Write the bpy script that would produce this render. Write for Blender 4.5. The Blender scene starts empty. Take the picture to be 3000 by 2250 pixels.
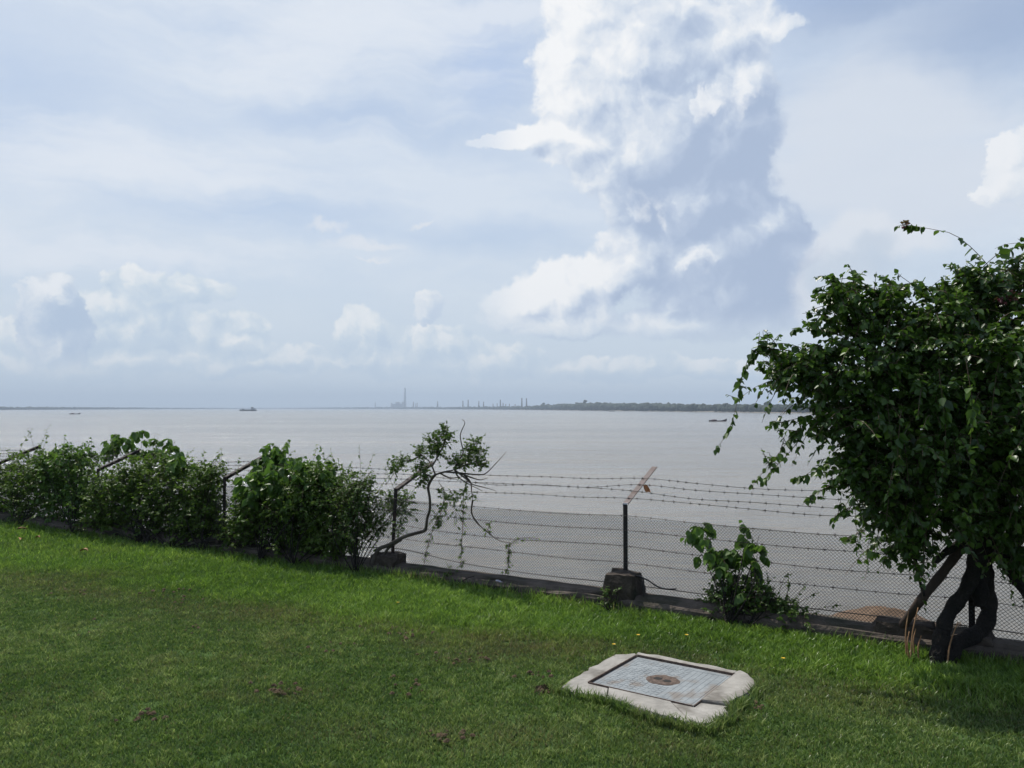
import bpy, math, random
import numpy as np
from mathutils import Vector
rng = np.random.default_rng(11); random.seed(11)
sc = bpy.context.scene; COL = sc.collection
PI = math.pi
def V(*a): return np.array(a, float)
def nrm(a): return a / (np.linalg.norm(a, axis=-1, keepdims=True) + 1e-9)

# ---------------------------------------------------------------- camera model
CZ, F, PITCH = 1.62, 2344.0, math.atan(71 / 2344)
CAM = V(0, 0, CZ)
def ray(px, py):
    x, y, z = (px - 1500) / F, 1.0, -(py - 1125) / F
    c, s = math.cos(PITCH), math.sin(PITCH)
    return nrm(V(x, y * c - z * s, y * s + z * c))
def ground(px, py, z=0.0):
    d = ray(px, py); return CAM + d * ((z - CZ) / d[2])
def on_plane(px, py, p0, n):
    d = ray(px, py); return CAM + d * (np.dot(p0 - CAM, n) / np.dot(d, n))
def at_depth(px, py, Y):
    d = ray(px, py); return CAM + d * (Y / d[1])
WATER = -6.0
def on_water(px, py): return ground(px, py, WATER)

# the fence line
FP = ground(1832, 1478, .82); FP[2] = 0
STEP = V(2.13, -1.29, 0); U = nrm(STEP); NRM = V(-U[1], U[0], 0)     # NRM points to the river
def post_at(k): return FP + STEP * (k - 4)
def fl(px, py, off=0.0): return on_plane(px, py, FP + NRM * off, NRM)  # point above the fence line
def fence_y(x): return FP[1] + (x - FP[0]) * U[1] / U[0]

# ---------------------------------------------------------------- objects
def tag(o, label=None, cat=None, group=None, kind=None):
    if label: o['label'] = label
    if cat: o['category'] = cat
    if group: o['group'] = group
    if kind: o['kind'] = kind
    return o
def empty(name, loc, label, cat, group=None):
    o = bpy.data.objects.new(name, None); COL.objects.link(o); o.location = tuple(loc); o.empty_display_size = .2
    return tag(o, label, cat, group)
def link(name, me, mats, parent=None):
    for m in (mats if isinstance(mats, (list, tuple)) else [mats]): me.materials.append(m)
    o = bpy.data.objects.new(name, me); COL.objects.link(o)
    if parent is not None:
        o.parent = parent
        p, q = parent, Vector((0, 0, 0))
        while p is not None: q += p.location; p = p.parent
        o.matrix_parent_inverse.identity(); me.transform(__import__('mathutils').Matrix.Translation(-q))
    return o
class MB:
    def __init__(s): s.v, s.f, s.m, s.sm = [], [], [], []
    def add(s, v, f, mi=0, smooth=False):
        b = len(s.v); s.v += [tuple(map(float, p)) for p in v]
        s.f += [tuple(i + b for i in q) for q in f]; s.m += [mi] * len(f); s.sm += [smooth] * len(f)
    def box(s, c, half, ax=(V(1, 0, 0), V(0, 1, 0), V(0, 0, 1)), mi=0):
        c = np.asarray(c, float); X, Y, Z = [a * h for a, h in zip(ax, half)]
        v = [c + i * X + j * Y + k * Z for k in (-1, 1) for j in (-1, 1) for i in (-1, 1)]
        s.add(v, [(0, 2, 3, 1), (4, 5, 7, 6), (0, 1, 5, 4), (2, 6, 7, 3), (0, 4, 6, 2), (1, 3, 7, 5)], mi)
    def tube(s, P, R, n=6, mi=0, cap=True, smooth=True, flat=None):
        P = np.asarray(P, float); R = np.broadcast_to(np.asarray(R, float), (len(P),))
        T = nrm(np.gradient(P, axis=0)); a = V(0, 0, 1) if abs(T[0][2]) < .9 else V(1, 0, 0)
        S = nrm(np.cross(T[0], a)); vs = []
        for i in range(len(P)):
            S = nrm(S - T[i] * np.dot(S, T[i])); B = np.cross(T[i], S)
            for j in range(n):
                t = 2 * PI * j / n; vs.append(P[i] + R[i] * (S * math.cos(t) + B * math.sin(t)))
        fs = [(i * n + j, i * n + (j + 1) % n, (i + 1) * n + (j + 1) % n, (i + 1) * n + j) for i in range(len(P) - 1) for j in range(n)]
        if cap: fs += [tuple(range(n))[::-1], tuple((len(P) - 1) * n + j for j in range(n))]
        s.add(vs, fs, mi, smooth)
    def prism(s, poly, z0, z1, mi=0):
        n = len(poly); v = [(p[0], p[1], z0) for p in poly] + [(p[0], p[1], z1) for p in poly]
        s.add(v, [tuple(range(n))[::-1], tuple(range(n, 2 * n))] + [(i, (i + 1) % n, n + (i + 1) % n, n + i) for i in range(n)], mi)
    def mesh(s, name):
        me = bpy.data.meshes.new(name); me.from_pydata(s.v, [], s.f)
        me.polygons.foreach_set('material_index', s.m); me.polygons.foreach_set('use_smooth', s.sm); me.update(); return me
    def build(s, name, mats, parent=None): return link(name, s.mesh(name), mats, parent)
def np_mesh(name, verts, faces_list, attr=None, mat_idx=None, smooth=False):
    """faces_list: list of int arrays (n,k)"""
    me = bpy.data.meshes.new(name); verts = np.asarray(verts, np.float32)
    me.vertices.add(len(verts)); me.vertices.foreach_set('co', verts.ravel())
    loops = np.concatenate([f.ravel() for f in faces_list]).astype(np.int32)
    tot = np.concatenate([np.full(len(f), f.shape[1]) for f in faces_list]).astype(np.int32)
    me.loops.add(len(loops)); me.loops.foreach_set('vertex_index', loops)
    me.polygons.add(len(tot)); me.polygons.foreach_set('loop_start', np.concatenate([[0], np.cumsum(tot)[:-1]]).astype(np.int32))
    me.polygons.foreach_set('loop_total', tot)
    if mat_idx is not None: me.polygons.foreach_set('material_index', np.concatenate([np.full(len(f), m) for f, m in zip(faces_list, mat_idx)]).astype(np.int32))
    if smooth: me.polygons.foreach_set('use_smooth', np.ones(len(tot), bool))
    if attr is not None:
        for k, a in attr.items():
            at = me.attributes.new(k, 'FLOAT', 'POINT'); at.data.foreach_set('value', np.asarray(a, np.float32))
    me.update(calc_edges=True); me.validate(); return me
def spline(pts, n=6):
    P = np.asarray(pts, float); Q = np.vstack([2 * P[0] - P[1], P, 2 * P[-1] - P[-2]]); out = []
    for i in range(1, len(Q) - 2):
        for t in np.linspace(0, 1, n, endpoint=False):
            a, b, c, d = Q[i - 1:i + 3]
            out.append(.5 * (2 * b + (c - a) * t + (2 * a - 5 * b + 4 * c - d) * t * t + (3 * b - a - 3 * c + d) * t ** 3))
    out.append(P[-1]); return np.array(out)

# ---------------------------------------------------------------- materials
class NT:
    def __init__(s, tree): s.t = tree; s.n = tree.nodes; s.l = tree.links
    def node(s, typ, props=None, out=0, **ins):
        n = s.n.new(typ)
        for k, v in (props or {}).items(): setattr(n, k, v)
        for k, v in ins.items():
            k2 = int(k[1:]) if k[0] == '_' and k[1:].isdigit() else k.replace('_', ' ')
            s.put(n.inputs[k2], v)
        return n.outputs[out]
    def put(s, sock, v):
        if hasattr(v, 'is_output'): s.l.new(v, sock)
        elif v is not None:
            if sock.type == 'RGBA' and len(v) == 3: v = (*v, 1)
            sock.default_value = v
    def m(s, op, a, b=None, c=None, clamp=False):
        n = s.n.new('ShaderNodeMath'); n.operation = op; n.use_clamp = clamp
        for i, x in enumerate((a, b, c)):
            if x is not None: s.put(n.inputs[i], x)
        return n.outputs[0]
    def vm(s, op, a, b=None, c=None, out=0):
        n = s.n.new('ShaderNodeVectorMath'); n.operation = op
        for i, x in enumerate((a, b, c)):
            if x is not None: s.put(n.inputs[i], x)
        return n.outputs['Value' if op in ('LENGTH', 'DOT_PRODUCT') else 0]
    def mix(s, f, a, b):
        n = s.n.new('ShaderNodeMix'); n.data_type = 'RGBA'
        s.put(n.inputs[0], f); s.put(n.inputs[6], a); s.put(n.inputs[7], b); return n.outputs[2]
    def step(s, v, lo, hi, a=0.0, b=1.0):
        n = s.n.new('ShaderNodeMapRange'); n.interpolation_type = 'SMOOTHSTEP'
        for i, x in enumerate((v, lo, hi, a, b)): s.put(n.inputs[i], x)
        return n.outputs[0]
    def noise(s, vec, scale, detail=3, rough=.55, out=0):
        return s.node('ShaderNodeTexNoise', None, out, Vector=vec, Scale=scale, Detail=detail, Roughness=rough)
    def ramp(s, f, stops):
        n = s.n.new('ShaderNodeValToRGB'); s.put(n.inputs[0], f); e = n.color_ramp.elements
        while len(e) < len(stops): e.new(.5)
        for el, (p, c) in zip(e, stops): el.position = p; el.color = (*c, 1)
        return n.outputs[0]
def mat(name):
    m = bpy.data.materials.new(name); m.use_nodes = True; t = NT(m.node_tree); b = t.n['Principled BSDF']; return m, t, b
def noisy(name, c0, c1, scale=8, rough=.8, bump=.3, bscale=None, c2=None, metallic=0, spec=.4, dist=.01):
    m, t, b = mat(name); co = t.node('ShaderNodeTexCoord', None, 3)
    n1 = t.noise(co, scale, 6, .65); col = t.ramp(n1, [(.3, c0), (.7, c1)])
    if c2 is not None: col = t.mix(t.step(t.noise(co, scale * .35, 4), .52, .66), col, c2)
    t.put(b.inputs['Base Color'], col); b.inputs['Roughness'].default_value = rough; b.inputs['Metallic'].default_value = metallic
    b.inputs['Specular IOR Level'].default_value = spec
    bn = t.n.new('ShaderNodeBump'); bn.inputs['Strength'].default_value = bump; bn.inputs['Distance'].default_value = dist
    t.put(bn.inputs['Height'], t.noise(co, bscale or scale * 4, 5)); t.l.new(bn.outputs[0], b.inputs['Normal']); return m
def leafmat(name, stops, trans=.35, rough=.42, spec=.5, tcol=(.10, .20, .02)):
    m, t, b = mat(name); f = t.node('ShaderNodeAttribute', {'attribute_name': 'shade'}, 2)
    col = t.ramp(f, stops); t.put(b.inputs['Base Color'], col); b.inputs['Roughness'].default_value = rough
    b.inputs['Specular IOR Level'].default_value = spec
    tr = t.n.new('ShaderNodeBsdfTranslucent'); t.put(tr.inputs[0], t.mix(.5, col, tcol))
    mx = t.n.new('ShaderNodeMixShader'); mx.inputs[0].default_value = trans
    t.l.new(b.outputs[0], mx.inputs[1]); t.l.new(tr.outputs[0], mx.inputs[2]); t.l.new(mx.outputs[0], t.n['Material Output'].inputs[0]); return m

M = {}
M['leaf'] = leafmat('leaf_bougainvillea', [(0, (.022, .052, .010)), (.55, (.06, .12, .018)), (1, (.17, .28, .04))], .34, .40, .5)
M['leaf_hedge'] = leafmat('leaf_hedge', [(0, (.04, .078, .014)), (.6, (.098, .165, .025)), (1, (.20, .28, .04))], .42, .5, .35)
M['leaf_broad'] = leafmat('leaf_broad', [(0, (.042, .09, .02)), (.6, (.105, .20, .034)), (1, (.20, .32, .055))], .42, .45, .4)
M['leaf_light'] = leafmat('leaf_light', [(0, (.04, .08, .018)), (.6, (.08, .14, .026)), (1, (.15, .22, .045))], .36, .5, .35)
M['bract'] = leafmat('bract_pink', [(0, (.14, .025, .045)), (1, (.24, .05, .07))], .4)
M['petal'] = leafmat('petal_yellow', [(0, (.75, .45, .01)), (1, (.85, .6, .03))], .3)
M['bark'] = noisy('bark', (.008, .007, .006), (.030, .024, .019), 11, .95, 1.0, 55, dist=.03)  # near-black: the crown's shade over the trunk is put into the colour
M['bark_pale'] = noisy('bark_pale', (.04, .033, .026), (.105, .088, .07), 18, .9, .7, 50)
M['twig'] = noisy('twig', (.05, .035, .022), (.10, .07, .045), 12, .85, .2)
M['iron'] = noisy('rusted_iron', (.016, .012, .012), (.034, .025, .023), 25, .75, .4, 80, (.045, .028, .022))
M['arm_iron'] = noisy('weathered_red_iron', (.075, .052, .048), (.13, .098, .093), 25, .6, .5, 80, (.08, .045, .038))
M['wire'] = noisy('wire', (.03, .026, .024), (.07, .055, .05), 40, .6, .2)
M['mesh'] = noisy('mesh_wire', (.03, .036, .034), (.06, .066, .062), 30, .6, .1)
M['oldconc'] = noisy('old_concrete', (.034, .026, .02), (.085, .066, .05), 9, .95, 1.0, 30, (.025, .028, .016), dist=.02)
M['wallconc'] = noisy('wall_concrete', (.06, .048, .038), (.135, .11, .088), 5, .95, 1.0, 26, (.04, .04, .024), dist=.02)
M['slab'] = noisy('slab_concrete', (.21, .20, .18), (.35, .335, .305), 8, .92, 1.0, 36, (.14, .128, .11), dist=.008)
M['cover'] = noisy('cover_concrete', (.17, .19, .20), (.265, .29, .30), 16, .8, .6, 60, (.18, .165, .148), dist=.004)
M['rust'] = noisy('rust', (.045, .032, .025), (.16, .115, .09), 40, .9, .6)
M['black'] = noisy('hole', (.006, .005, .004), (.01, .008, .006), 10)
M['soil'] = noisy('soil', (.045, .03, .015), (.10, .068, .036), 22, .97, .9, 60, dist=.02)
M['heap'] = noisy('red_soil', (.10, .068, .046), (.175, .12, .082), 7, .97, .6, 30, dist=.02)
M['rag'] = noisy('rag_orange', (.42, .16, .06), (.6, .26, .12), 14, .9, .2)
M['ragred'] = noisy('rag_red', (.20, .02, .035), (.28, .04, .05), 14, .9, .2)
M['plastic'] = noisy('plastic_scrap', (.42, .40, .46), (.6, .58, .62), 12, .5, .2)
M['dry'] = noisy('dry_leaf', (.20, .10, .045), (.34, .20, .10), 14, .8, .2)
M['cable'] = noisy('cable', (.018, .017, .016), (.04, .036, .033), 14, .5, .2)
M['wood'] = noisy('driftwood', (.03, .021, .016), (.075, .05, .037), 9, .9, .6, 40)  # the same crown shade is put into the log's colour
M['hull'] = noisy('boat_hull', (.03, .022, .024), (.055, .04, .04), .4, .7, .1)
M['canopy'] = noisy('boat_canopy', (.09, .06, .06), (.14, .10, .10), .6, .9, .1)
M['ship'] = noisy('ship_hull', (.03, .035, .045), (.05, .055, .065), .1, .6, .1)
M['shipw'] = noisy('ship_house', (.16, .18, .22), (.25, .27, .31), .1, .6, .1)
M['brick'] = noisy('chimney_brick', (.10, .075, .06), (.16, .12, .10), .1, .9, .1)
M['plant'] = noisy('plant_panels', (.30, .33, .36), (.42, .44, .46), .02, .8, .1)
M['farwood'] = noisy('far_foliage', (.010, .018, .010), (.026, .042, .018), .12, .95, .6, .4, dist=1.0)
M['farland'] = noisy('far_bank', (.11, .105, .075), (.20, .17, .13), .02, .95, .1)

# lawn soil
m, t, b = mat('lawn_ground'); co = t.node('ShaderNodeTexCoord', None, 3)
col = t.ramp(t.noise(co, 3.0, 8, .7), [(.3, (.035, .065, .018)), (.7, (.065, .11, .03))])
t.put(b.inputs['Base Color'], t.mix(t.step(t.noise(co, 6, 5, .6), .6, .72), col, (.06, .045, .03))); b.inputs['Roughness'].default_value = 1
b.inputs['Specular IOR Level'].default_value = .1; M['lawn'] = m
# grass blades: per blade hue from attributes shade and dry
m, t, b = mat('grass_blade')
f = t.node('ShaderNodeAttribute', {'attribute_name': 'shade'}, 2); d = t.node('ShaderNodeAttribute', {'attribute_name': 'wallside'}, 2); dr = t.node('ShaderNodeAttribute', {'attribute_name': 'dry'}, 2)
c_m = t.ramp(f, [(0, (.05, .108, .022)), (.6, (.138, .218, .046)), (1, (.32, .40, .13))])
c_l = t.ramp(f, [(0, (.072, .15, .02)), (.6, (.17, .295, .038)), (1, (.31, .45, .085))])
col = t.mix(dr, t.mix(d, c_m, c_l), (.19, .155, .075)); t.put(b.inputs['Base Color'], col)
b.inputs['Roughness'].default_value = .36; b.inputs['Specular IOR Level'].default_value = .5
tr = t.n.new('ShaderNodeBsdfTranslucent'); t.put(tr.inputs[0], col); mx = t.n.new('ShaderNodeMixShader'); mx.inputs[0].default_value = .42
t.l.new(b.outputs[0], mx.inputs[1]); t.l.new(tr.outputs[0], mx.inputs[2]); t.l.new(mx.outputs[0], t.n['Material Output'].inputs[0]); M['grass'] = m
# river
m, t, b = mat('river_water'); co = t.node('ShaderNodeTexCoord', None, 3)
sp = t.vm('MULTIPLY', co, (.5, 1.0, 1.0)); n1 = t.noise(sp, .8, 7, .68); n2 = t.noise(sp, .2, 4, .55); n3 = t.noise(t.vm('MULTIPLY', co, (.3, 1, 1)), .05, 3, .5)
t.put(b.inputs['Base Color'], t.mix(t.step(t.noise(t.vm('MULTIPLY', co, (.25, 1, 1)), .02, 4), .35, .65), (.185, .172, .146), (.24, .222, .187)))
b.inputs['Roughness'].default_value = .14; b.inputs['IOR'].default_value = 1.33
bn = t.n.new('ShaderNodeBump'); bn.inputs['Strength'].default_value = 1.0; bn.inputs['Distance'].default_value = .34
t.put(bn.inputs['Height'], t.m('ADD', t.m('ADD', t.m('MULTIPLY', n1, 1.2), t.m('MULTIPLY', n2, 2.4)), t.m('MULTIPLY', n3, 8.0))); t.l.new(bn.outputs[0], b.inputs['Normal']); M['water'] = m

# ---------------------------------------------------------------- foliage helpers
LT = np.array([(0, 0, 0), (-.27, .2, .07), (-.34, .43, .09), (-.19, .74, .03), (0, 1, -.08), (.19, .74, .03), (.34, .43, .09), (.27, .2, .07)])
def leaf_mesh_arrays(p, t, n, size, width=1.0):
    """p,t,n (K,3), size (K,)"""
    t = nrm(t); s = nrm(np.cross(t, n)); n = np.cross(s, t)
    q = LT[None, :, :] * size[:, None, None]
    v = p[:, None, :] + q[..., 0:1] * width * s[:, None, :] + q[..., 1:2] * t[:, None, :] + q[..., 2:3] * n[:, None, :]
    K = len(p); b = (np.arange(K) * 8)[:, None]
    f = np.vstack([b + np.array([[0, 4, 3, 2, 1]]), b + np.array([[0, 7, 6, 5, 4]])])
    return v.reshape(-1, 3), f
def twig_arrays(P, r0, r1):
    """P (T,m,3) -> 3-sided tubes"""
    T, m, _ = P.shape; d = nrm(P[:, -1] - P[:, 0]); a = nrm(np.cross(d, rng.normal(size=(T, 3)))); c = np.cross(d, a)
    r = np.linspace(1, 0, m)[None, :, None] * (r0 - r1) + r1; vs = []
    for k in range(3):
        th = 2 * PI * k / 3; vs.append(P + r * (a * math.cos(th) + c * math.sin(th))[:, None, :])
    v = np.stack(vs, 2).reshape(-1, 3); base = (np.arange(T) * m * 3)[:, None, None] + (np.arange(m - 1) * 3)[None, :, None]
    fs = [np.stack([base[..., 0] + k, base[..., 0] + (k + 1) % 3, base[..., 0] + 3 + (k + 1) % 3, base[..., 0] + 3 + k], -1).reshape(-1, 4) for k in range(3)]
    return v, np.vstack(fs)
def twigs_from_blobs(blobs, T, length, up=.35, rad=(.25, .85), droop=.3, spread=.6):
    w = np.array([np.prod(b[1]) ** .67 for b in blobs]); idx = rng.choice(len(blobs), T, p=w / w.sum())
    C = np.array([b[0] for b in blobs])[idx]; R = np.array([b[1] for b in blobs])[idx]
    d = nrm(rng.normal(size=(T, 3))); st = C + R * d * rng.uniform(*rad, (T, 1))
    dr = nrm(nrm(d * R.mean(1, keepdims=True) / R) * .7 + rng.normal(size=(T, 3)) * spread + V(0, 0, up))
    L = length * rng.uniform(.5, 1.25, T); s = np.linspace(0, 1, 5)
    P = st[:, None] + dr[:, None] * (L[:, None] * s)[..., None]; P[..., 2] -= droop * L[:, None] * s ** 2
    return P
def leaves_on(P, nl, size, hang=.4, flat=.7, jitter=.35):
    T, m, _ = P.shape; s = rng.uniform(.12, 1.0, (T, nl)); x = s * (m - 1); i = np.minimum(x.astype(int), m - 2); fr = (x - i)[..., None]
    r = np.arange(T)[:, None]; p = P[r, i] * (1 - fr) + P[r, i + 1] * fr; d = nrm(P[r, i + 1] - P[r, i])
    side = nrm(np.cross(d, V(0, 0, 1)) + rng.normal(size=d.shape) * .15) * np.where(np.arange(nl) % 2, 1, -1)[None, :, None]
    t = nrm(d * .45 + side * .8 + V(0, 0, -hang) + rng.normal(size=d.shape) * jitter)
    n = nrm(V(0, 0, flat) + side * -.2 + rng.normal(size=d.shape) * .45 + d * .1)
    sz = size * rng.uniform(.55, 1.15, (T, nl)) * (1 - .45 * s ** 3)
    return p.reshape(-1, 3), t.reshape(-1, 3), n.reshape(-1, 3), sz.ravel()
def foliage_obj(name, parent, Ps, mats, nls, sizes, hang=.4, flat=.7, width=1.0, tr=.0025, shade=None):
    vs, fl_, ft, sh, off = [], [], [], [], 0
    for P, nl, size in zip(Ps, nls, sizes):
        p, t, n, sz = leaves_on(P, nl, size, hang, flat); v, f = leaf_mesh_arrays(p, t, n, sz, width)
        vs.append(v); fl_.append(f + off); off += len(v)
        base = np.repeat(rng.normal(.45, .16, len(P)), nl) + rng.normal(0, .13, len(p)); sh.append(np.repeat(np.clip(base, 0, 1), 8))
        v, f = twig_arrays(P, tr, tr * .4); vs.append(v); ft.append(f + off); off += len(v); sh.append(np.zeros(len(v)))
    me = np_mesh(name, np.vstack(vs), [np.vstack(fl_), np.vstack(ft)], {'shade': np.concatenate(sh)}, [0, 1])
    return link(name, me, mats, parent)
def curve_twig(pts, n=9):
    P = spline(pts, 8); i = np.linspace(0, len(P) - 1, n).round().astype(int); return P[i][None]

# ================================================================ THE GROUND
# lawn: one sheet from the wall to far behind the camera, gently uneven
def lawn_z(x, y):
    return .012 * np.sin(x * 1.7 + .6) * np.cos(y * 1.3) + .008 * np.sin(x * 4.1 + y * 3.3)
nx, ny = 220, 120
tt = np.linspace(0, 1, ny) ** 2.2
xs = np.linspace(-40, 40, nx); X = np.repeat(xs[None], ny, 0)
Yf = fence_y(xs) - .20 / U[0]
Y = Yf[None] * (1 - tt[:, None]) + (-45) * tt[:, None]
Y = np.maximum(Y, -45)
fade = np.clip((Yf[None] - Y) / .4, 0, 1)
Z = lawn_z(X, Y) * fade
g = np.arange(nx * ny).reshape(ny, nx)
faces = np.stack([g[:-1, :-1], g[1:, :-1], g[1:, 1:], g[:-1, 1:]], -1).reshape(-1, 4)
me = np_mesh('lawn', np.stack([X, Y, Z], -1).reshape(-1, 3), [faces], smooth=True)
tag(link('lawn', me, M['lawn']), kind='structure')

# manhole geometry is needed to keep grass off it
MZ = .04
def mp(zx, zy, z=MZ): return ground(1500 + zx / 2.765, 1850 + zy / 2.765, z)
slab_out = [mp(*q) for q in [(392, 445), (470, 385), (690, 250), (865, 175), (1012, 165), (1300, 212), (1600, 268), (1865, 325), (1975, 395), (1972, 462), (1870, 535), (1770, 588), (1748, 602), (1742, 665), (1560, 745), (1430, 722), (1200, 682), (1000, 625), (880, 562), (690, 520), (480, 482)]]
SO = np.array(slab_out)[:, :2]
def inside(poly, x, y):
    r = np.zeros(x.shape, bool); n = len(poly)
    for i in range(n):
        (x0, y0), (x1, y1) = poly[i], poly[(i + 1) % n]
        c = (y0 > y) != (y1 > y); r ^= c & (x < (x1 - x0) * (y - y0) / (y1 - y0 + 1e-12) + x0)
    return r
# grass: longer and greener by the wall, shorter and duller on the near lawn
def value_noise(x, y, s, seed):
    r = np.random.default_rng(seed); G = r.random((64, 64)); x = x * s + 100; y = y * s + 100
    i, j = np.floor(x).astype(int), np.floor(y).astype(int); u, v = x - i, y - j; u = u * u * (3 - 2 * u); v = v * v * (3 - 2 * v)
    a, b, c, d = G[i % 64, j % 64], G[(i + 1) % 64, j % 64], G[i % 64, (j + 1) % 64], G[(i + 1) % 64, (j + 1) % 64]
    return (a * (1 - u) + b * u) * (1 - v) + (c * (1 - u) + d * u) * v
def blades(N, y0, y1):
    y = rng.uniform(y0, y1, N * 3); x = rng.uniform(-1, 1, N * 3) * (y * .70 + 1.7)
    keep = (y < fence_y(x) - .20 / U[0]); x, y = x[keep][:N], y[keep][:N]
    ns = inside(SO, x, y); x, y = x[~ns], y[~ns]; return x, y
parts_xy = [blades(300000, 3.0, 4.6), blades(235000, 4.6, 6.2), blades(160000, 6.2, 8.2), blades(84000, 8.2, 12.6)]
x = np.concatenate([p[0] for p in parts_xy]); y = np.concatenate([p[1] for p in parts_xy]); K = len(x)
nz = value_noise(x, y, .9, 1) * .5 + value_noise(x, y, 2.7, 2) * .3 + value_noise(x, y, 8, 3) * .2
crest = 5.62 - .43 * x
wallside = np.clip((y - crest) / .75 + .45 + (nz - .5) * 1.6, 0, 1); wallside = wallside * wallside * (3 - 2 * wallside)
edge = np.exp(-((y - crest + .1) / .28) ** 2)
dn = value_noise(x, y, 1.1, 6) * .4 + value_noise(x, y, 3.1, 16) * .3 + value_noise(x, y, 9, 17) * .3
dry = np.clip(edge * .42 * value_noise(x, y, 1.6, 5) + np.clip((dn - .58) * 4, 0, 1) * .55 * rng.random(K) + (rng.random(K) < .05) * .6 + (rng.random(K) < .16 * edge) * .5, 0, .85) * (1 - .55 * wallside * (1 - edge))
spot = np.zeros(K)
for px_, py_, r_, a_ in ((1530, 2165, .16, .75), (1375, 1930, .16, .6), (1250, 1890, .12, .5), (840, 2035, .15, .5), (1000, 2140, .2, .45), (1330, 2160, .18, .5), (1720, 1765, .12, .5), (250, 1690, .2, .5), (2480, 2060, .25, .35)):
    g0 = ground(px_, py_); spot = np.maximum(spot, a_ * np.exp(-(((x - g0[0]) / 1.7) ** 2 + (y - g0[1]) ** 2) / (2 * r_ ** 2 * .5)))
dry = np.clip(dry + spot * rng.random(K), 0, .9)
bald = (rng.random(K) < spot * .75) | (value_noise(x, y, 4.5, 8) > .86) | (value_noise(x, y, 9, 9) > .9)
k = ~bald | (rng.random(K) < .3); x, y, wallside, dry, nz = x[k], y[k], wallside[k], dry[k], nz[k]; K = len(x)
tuft = value_noise(x, y, 14, 21) * .6 + value_noise(x, y, 33, 22) * .4
h = (.023 + .024 * wallside ** 1.5) * rng.uniform(.5, 1.4, K) * (.55 + .9 * tuft); wd = (.0016 + .00038 * y) * rng.uniform(.6, 1.35, K)
ring = np.zeros(K, bool); cen = SO.mean(0)
for sc_ in (1.04, 1.09, 1.14): ring |= inside(cen + (SO - cen) * sc_, x, y)
h = np.where(ring & (y < cen[1] + .1), np.maximum(h, rng.uniform(.045, .085, K)), h)
az = rng.uniform(0, 2 * PI, K); lean = h * rng.uniform(.15, 1.0, K); d = np.stack([np.cos(az), np.sin(az), 0 * az], -1)
wa = rng.uniform(0, 2 * PI, K); w = np.stack([np.cos(wa), np.sin(wa), 0 * wa], -1) * wd[:, None]
fd = np.clip((fence_y(x) - .2 / U[0] - y) / .4, 0, 1)
p = np.stack([x, y, lawn_z(x, y) * fd - .004], -1)
mid = p + d * (lean * .35)[:, None] + V(0, 0, 1) * (h * .62)[:, None]; tip = p + d * lean[:, None] + V(0, 0, 1) * (h * .96)[:, None]
v = np.stack([p - w, p + w, mid + w * .8, mid - w * .8, tip], 1).reshape(-1, 3); b = (np.arange(K) * 5)[:, None]
sh = np.clip(rng.normal(.42, .22, K) + (nz - .5) * .6 + (tuft - .5) * .7, 0, 1)
me = np_mesh('grass', v, [b + np.array([[0, 1, 2, 3]]), b + np.array([[3, 2, 4]])], {'shade': np.repeat(sh, 5), 'wallside': np.repeat(wallside, 5), 'dry': np.repeat(dry, 5)})
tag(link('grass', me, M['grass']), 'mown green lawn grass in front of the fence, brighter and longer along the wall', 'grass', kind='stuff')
# long grass and dry stalks along the foot of the wall
K = 7000; s = rng.uniform(-9.5, 5.5, K); o = -.21 - np.abs(rng.normal(0, .06, K)); clump = value_noise(s, s * 0, 1.5, 14)
k = rng.random(K) < clump ** 2 * 1.6; s, o = s[k], o[k]; K = len(s)
p = FP + U * s[:, None] + NRM * o[:, None]; h = rng.uniform(.03, .10, K) * (.6 + .8 * value_noise(s, s * 0, 2.2, 15)); az = rng.uniform(0, 2 * PI, K)
d = np.stack([np.cos(az), np.sin(az), 0 * az], -1); w = np.stack([-np.sin(az), np.cos(az), 0 * az], -1) * .004
mid = p + d * (h * .15)[:, None] + V(0, 0, 1) * (h * .6)[:, None]; tip = p + d * (h * .45)[:, None] + V(0, 0, 1) * h[:, None]
v = np.stack([p - w, p + w, mid + w * .8, mid - w * .8, tip], 1).reshape(-1, 3); b = (np.arange(K) * 5)[:, None]
dry = np.where(rng.random(K) < .16, .8, .05)
me = np_mesh('tall_grass', v, [b + np.array([[0, 1, 2, 3]]), b + np.array([[3, 2, 4]])], {'shade': np.repeat(rng.uniform(0, .9, K), 5), 'wallside': np.repeat(rng.uniform(.3, 1, K), 5), 'dry': np.repeat(dry, 5)})
tag(link('tall_grass', me, M['grass']), 'long unmown grass and dry stalks along the foot of the low wall', 'grass', kind='stuff')
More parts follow.
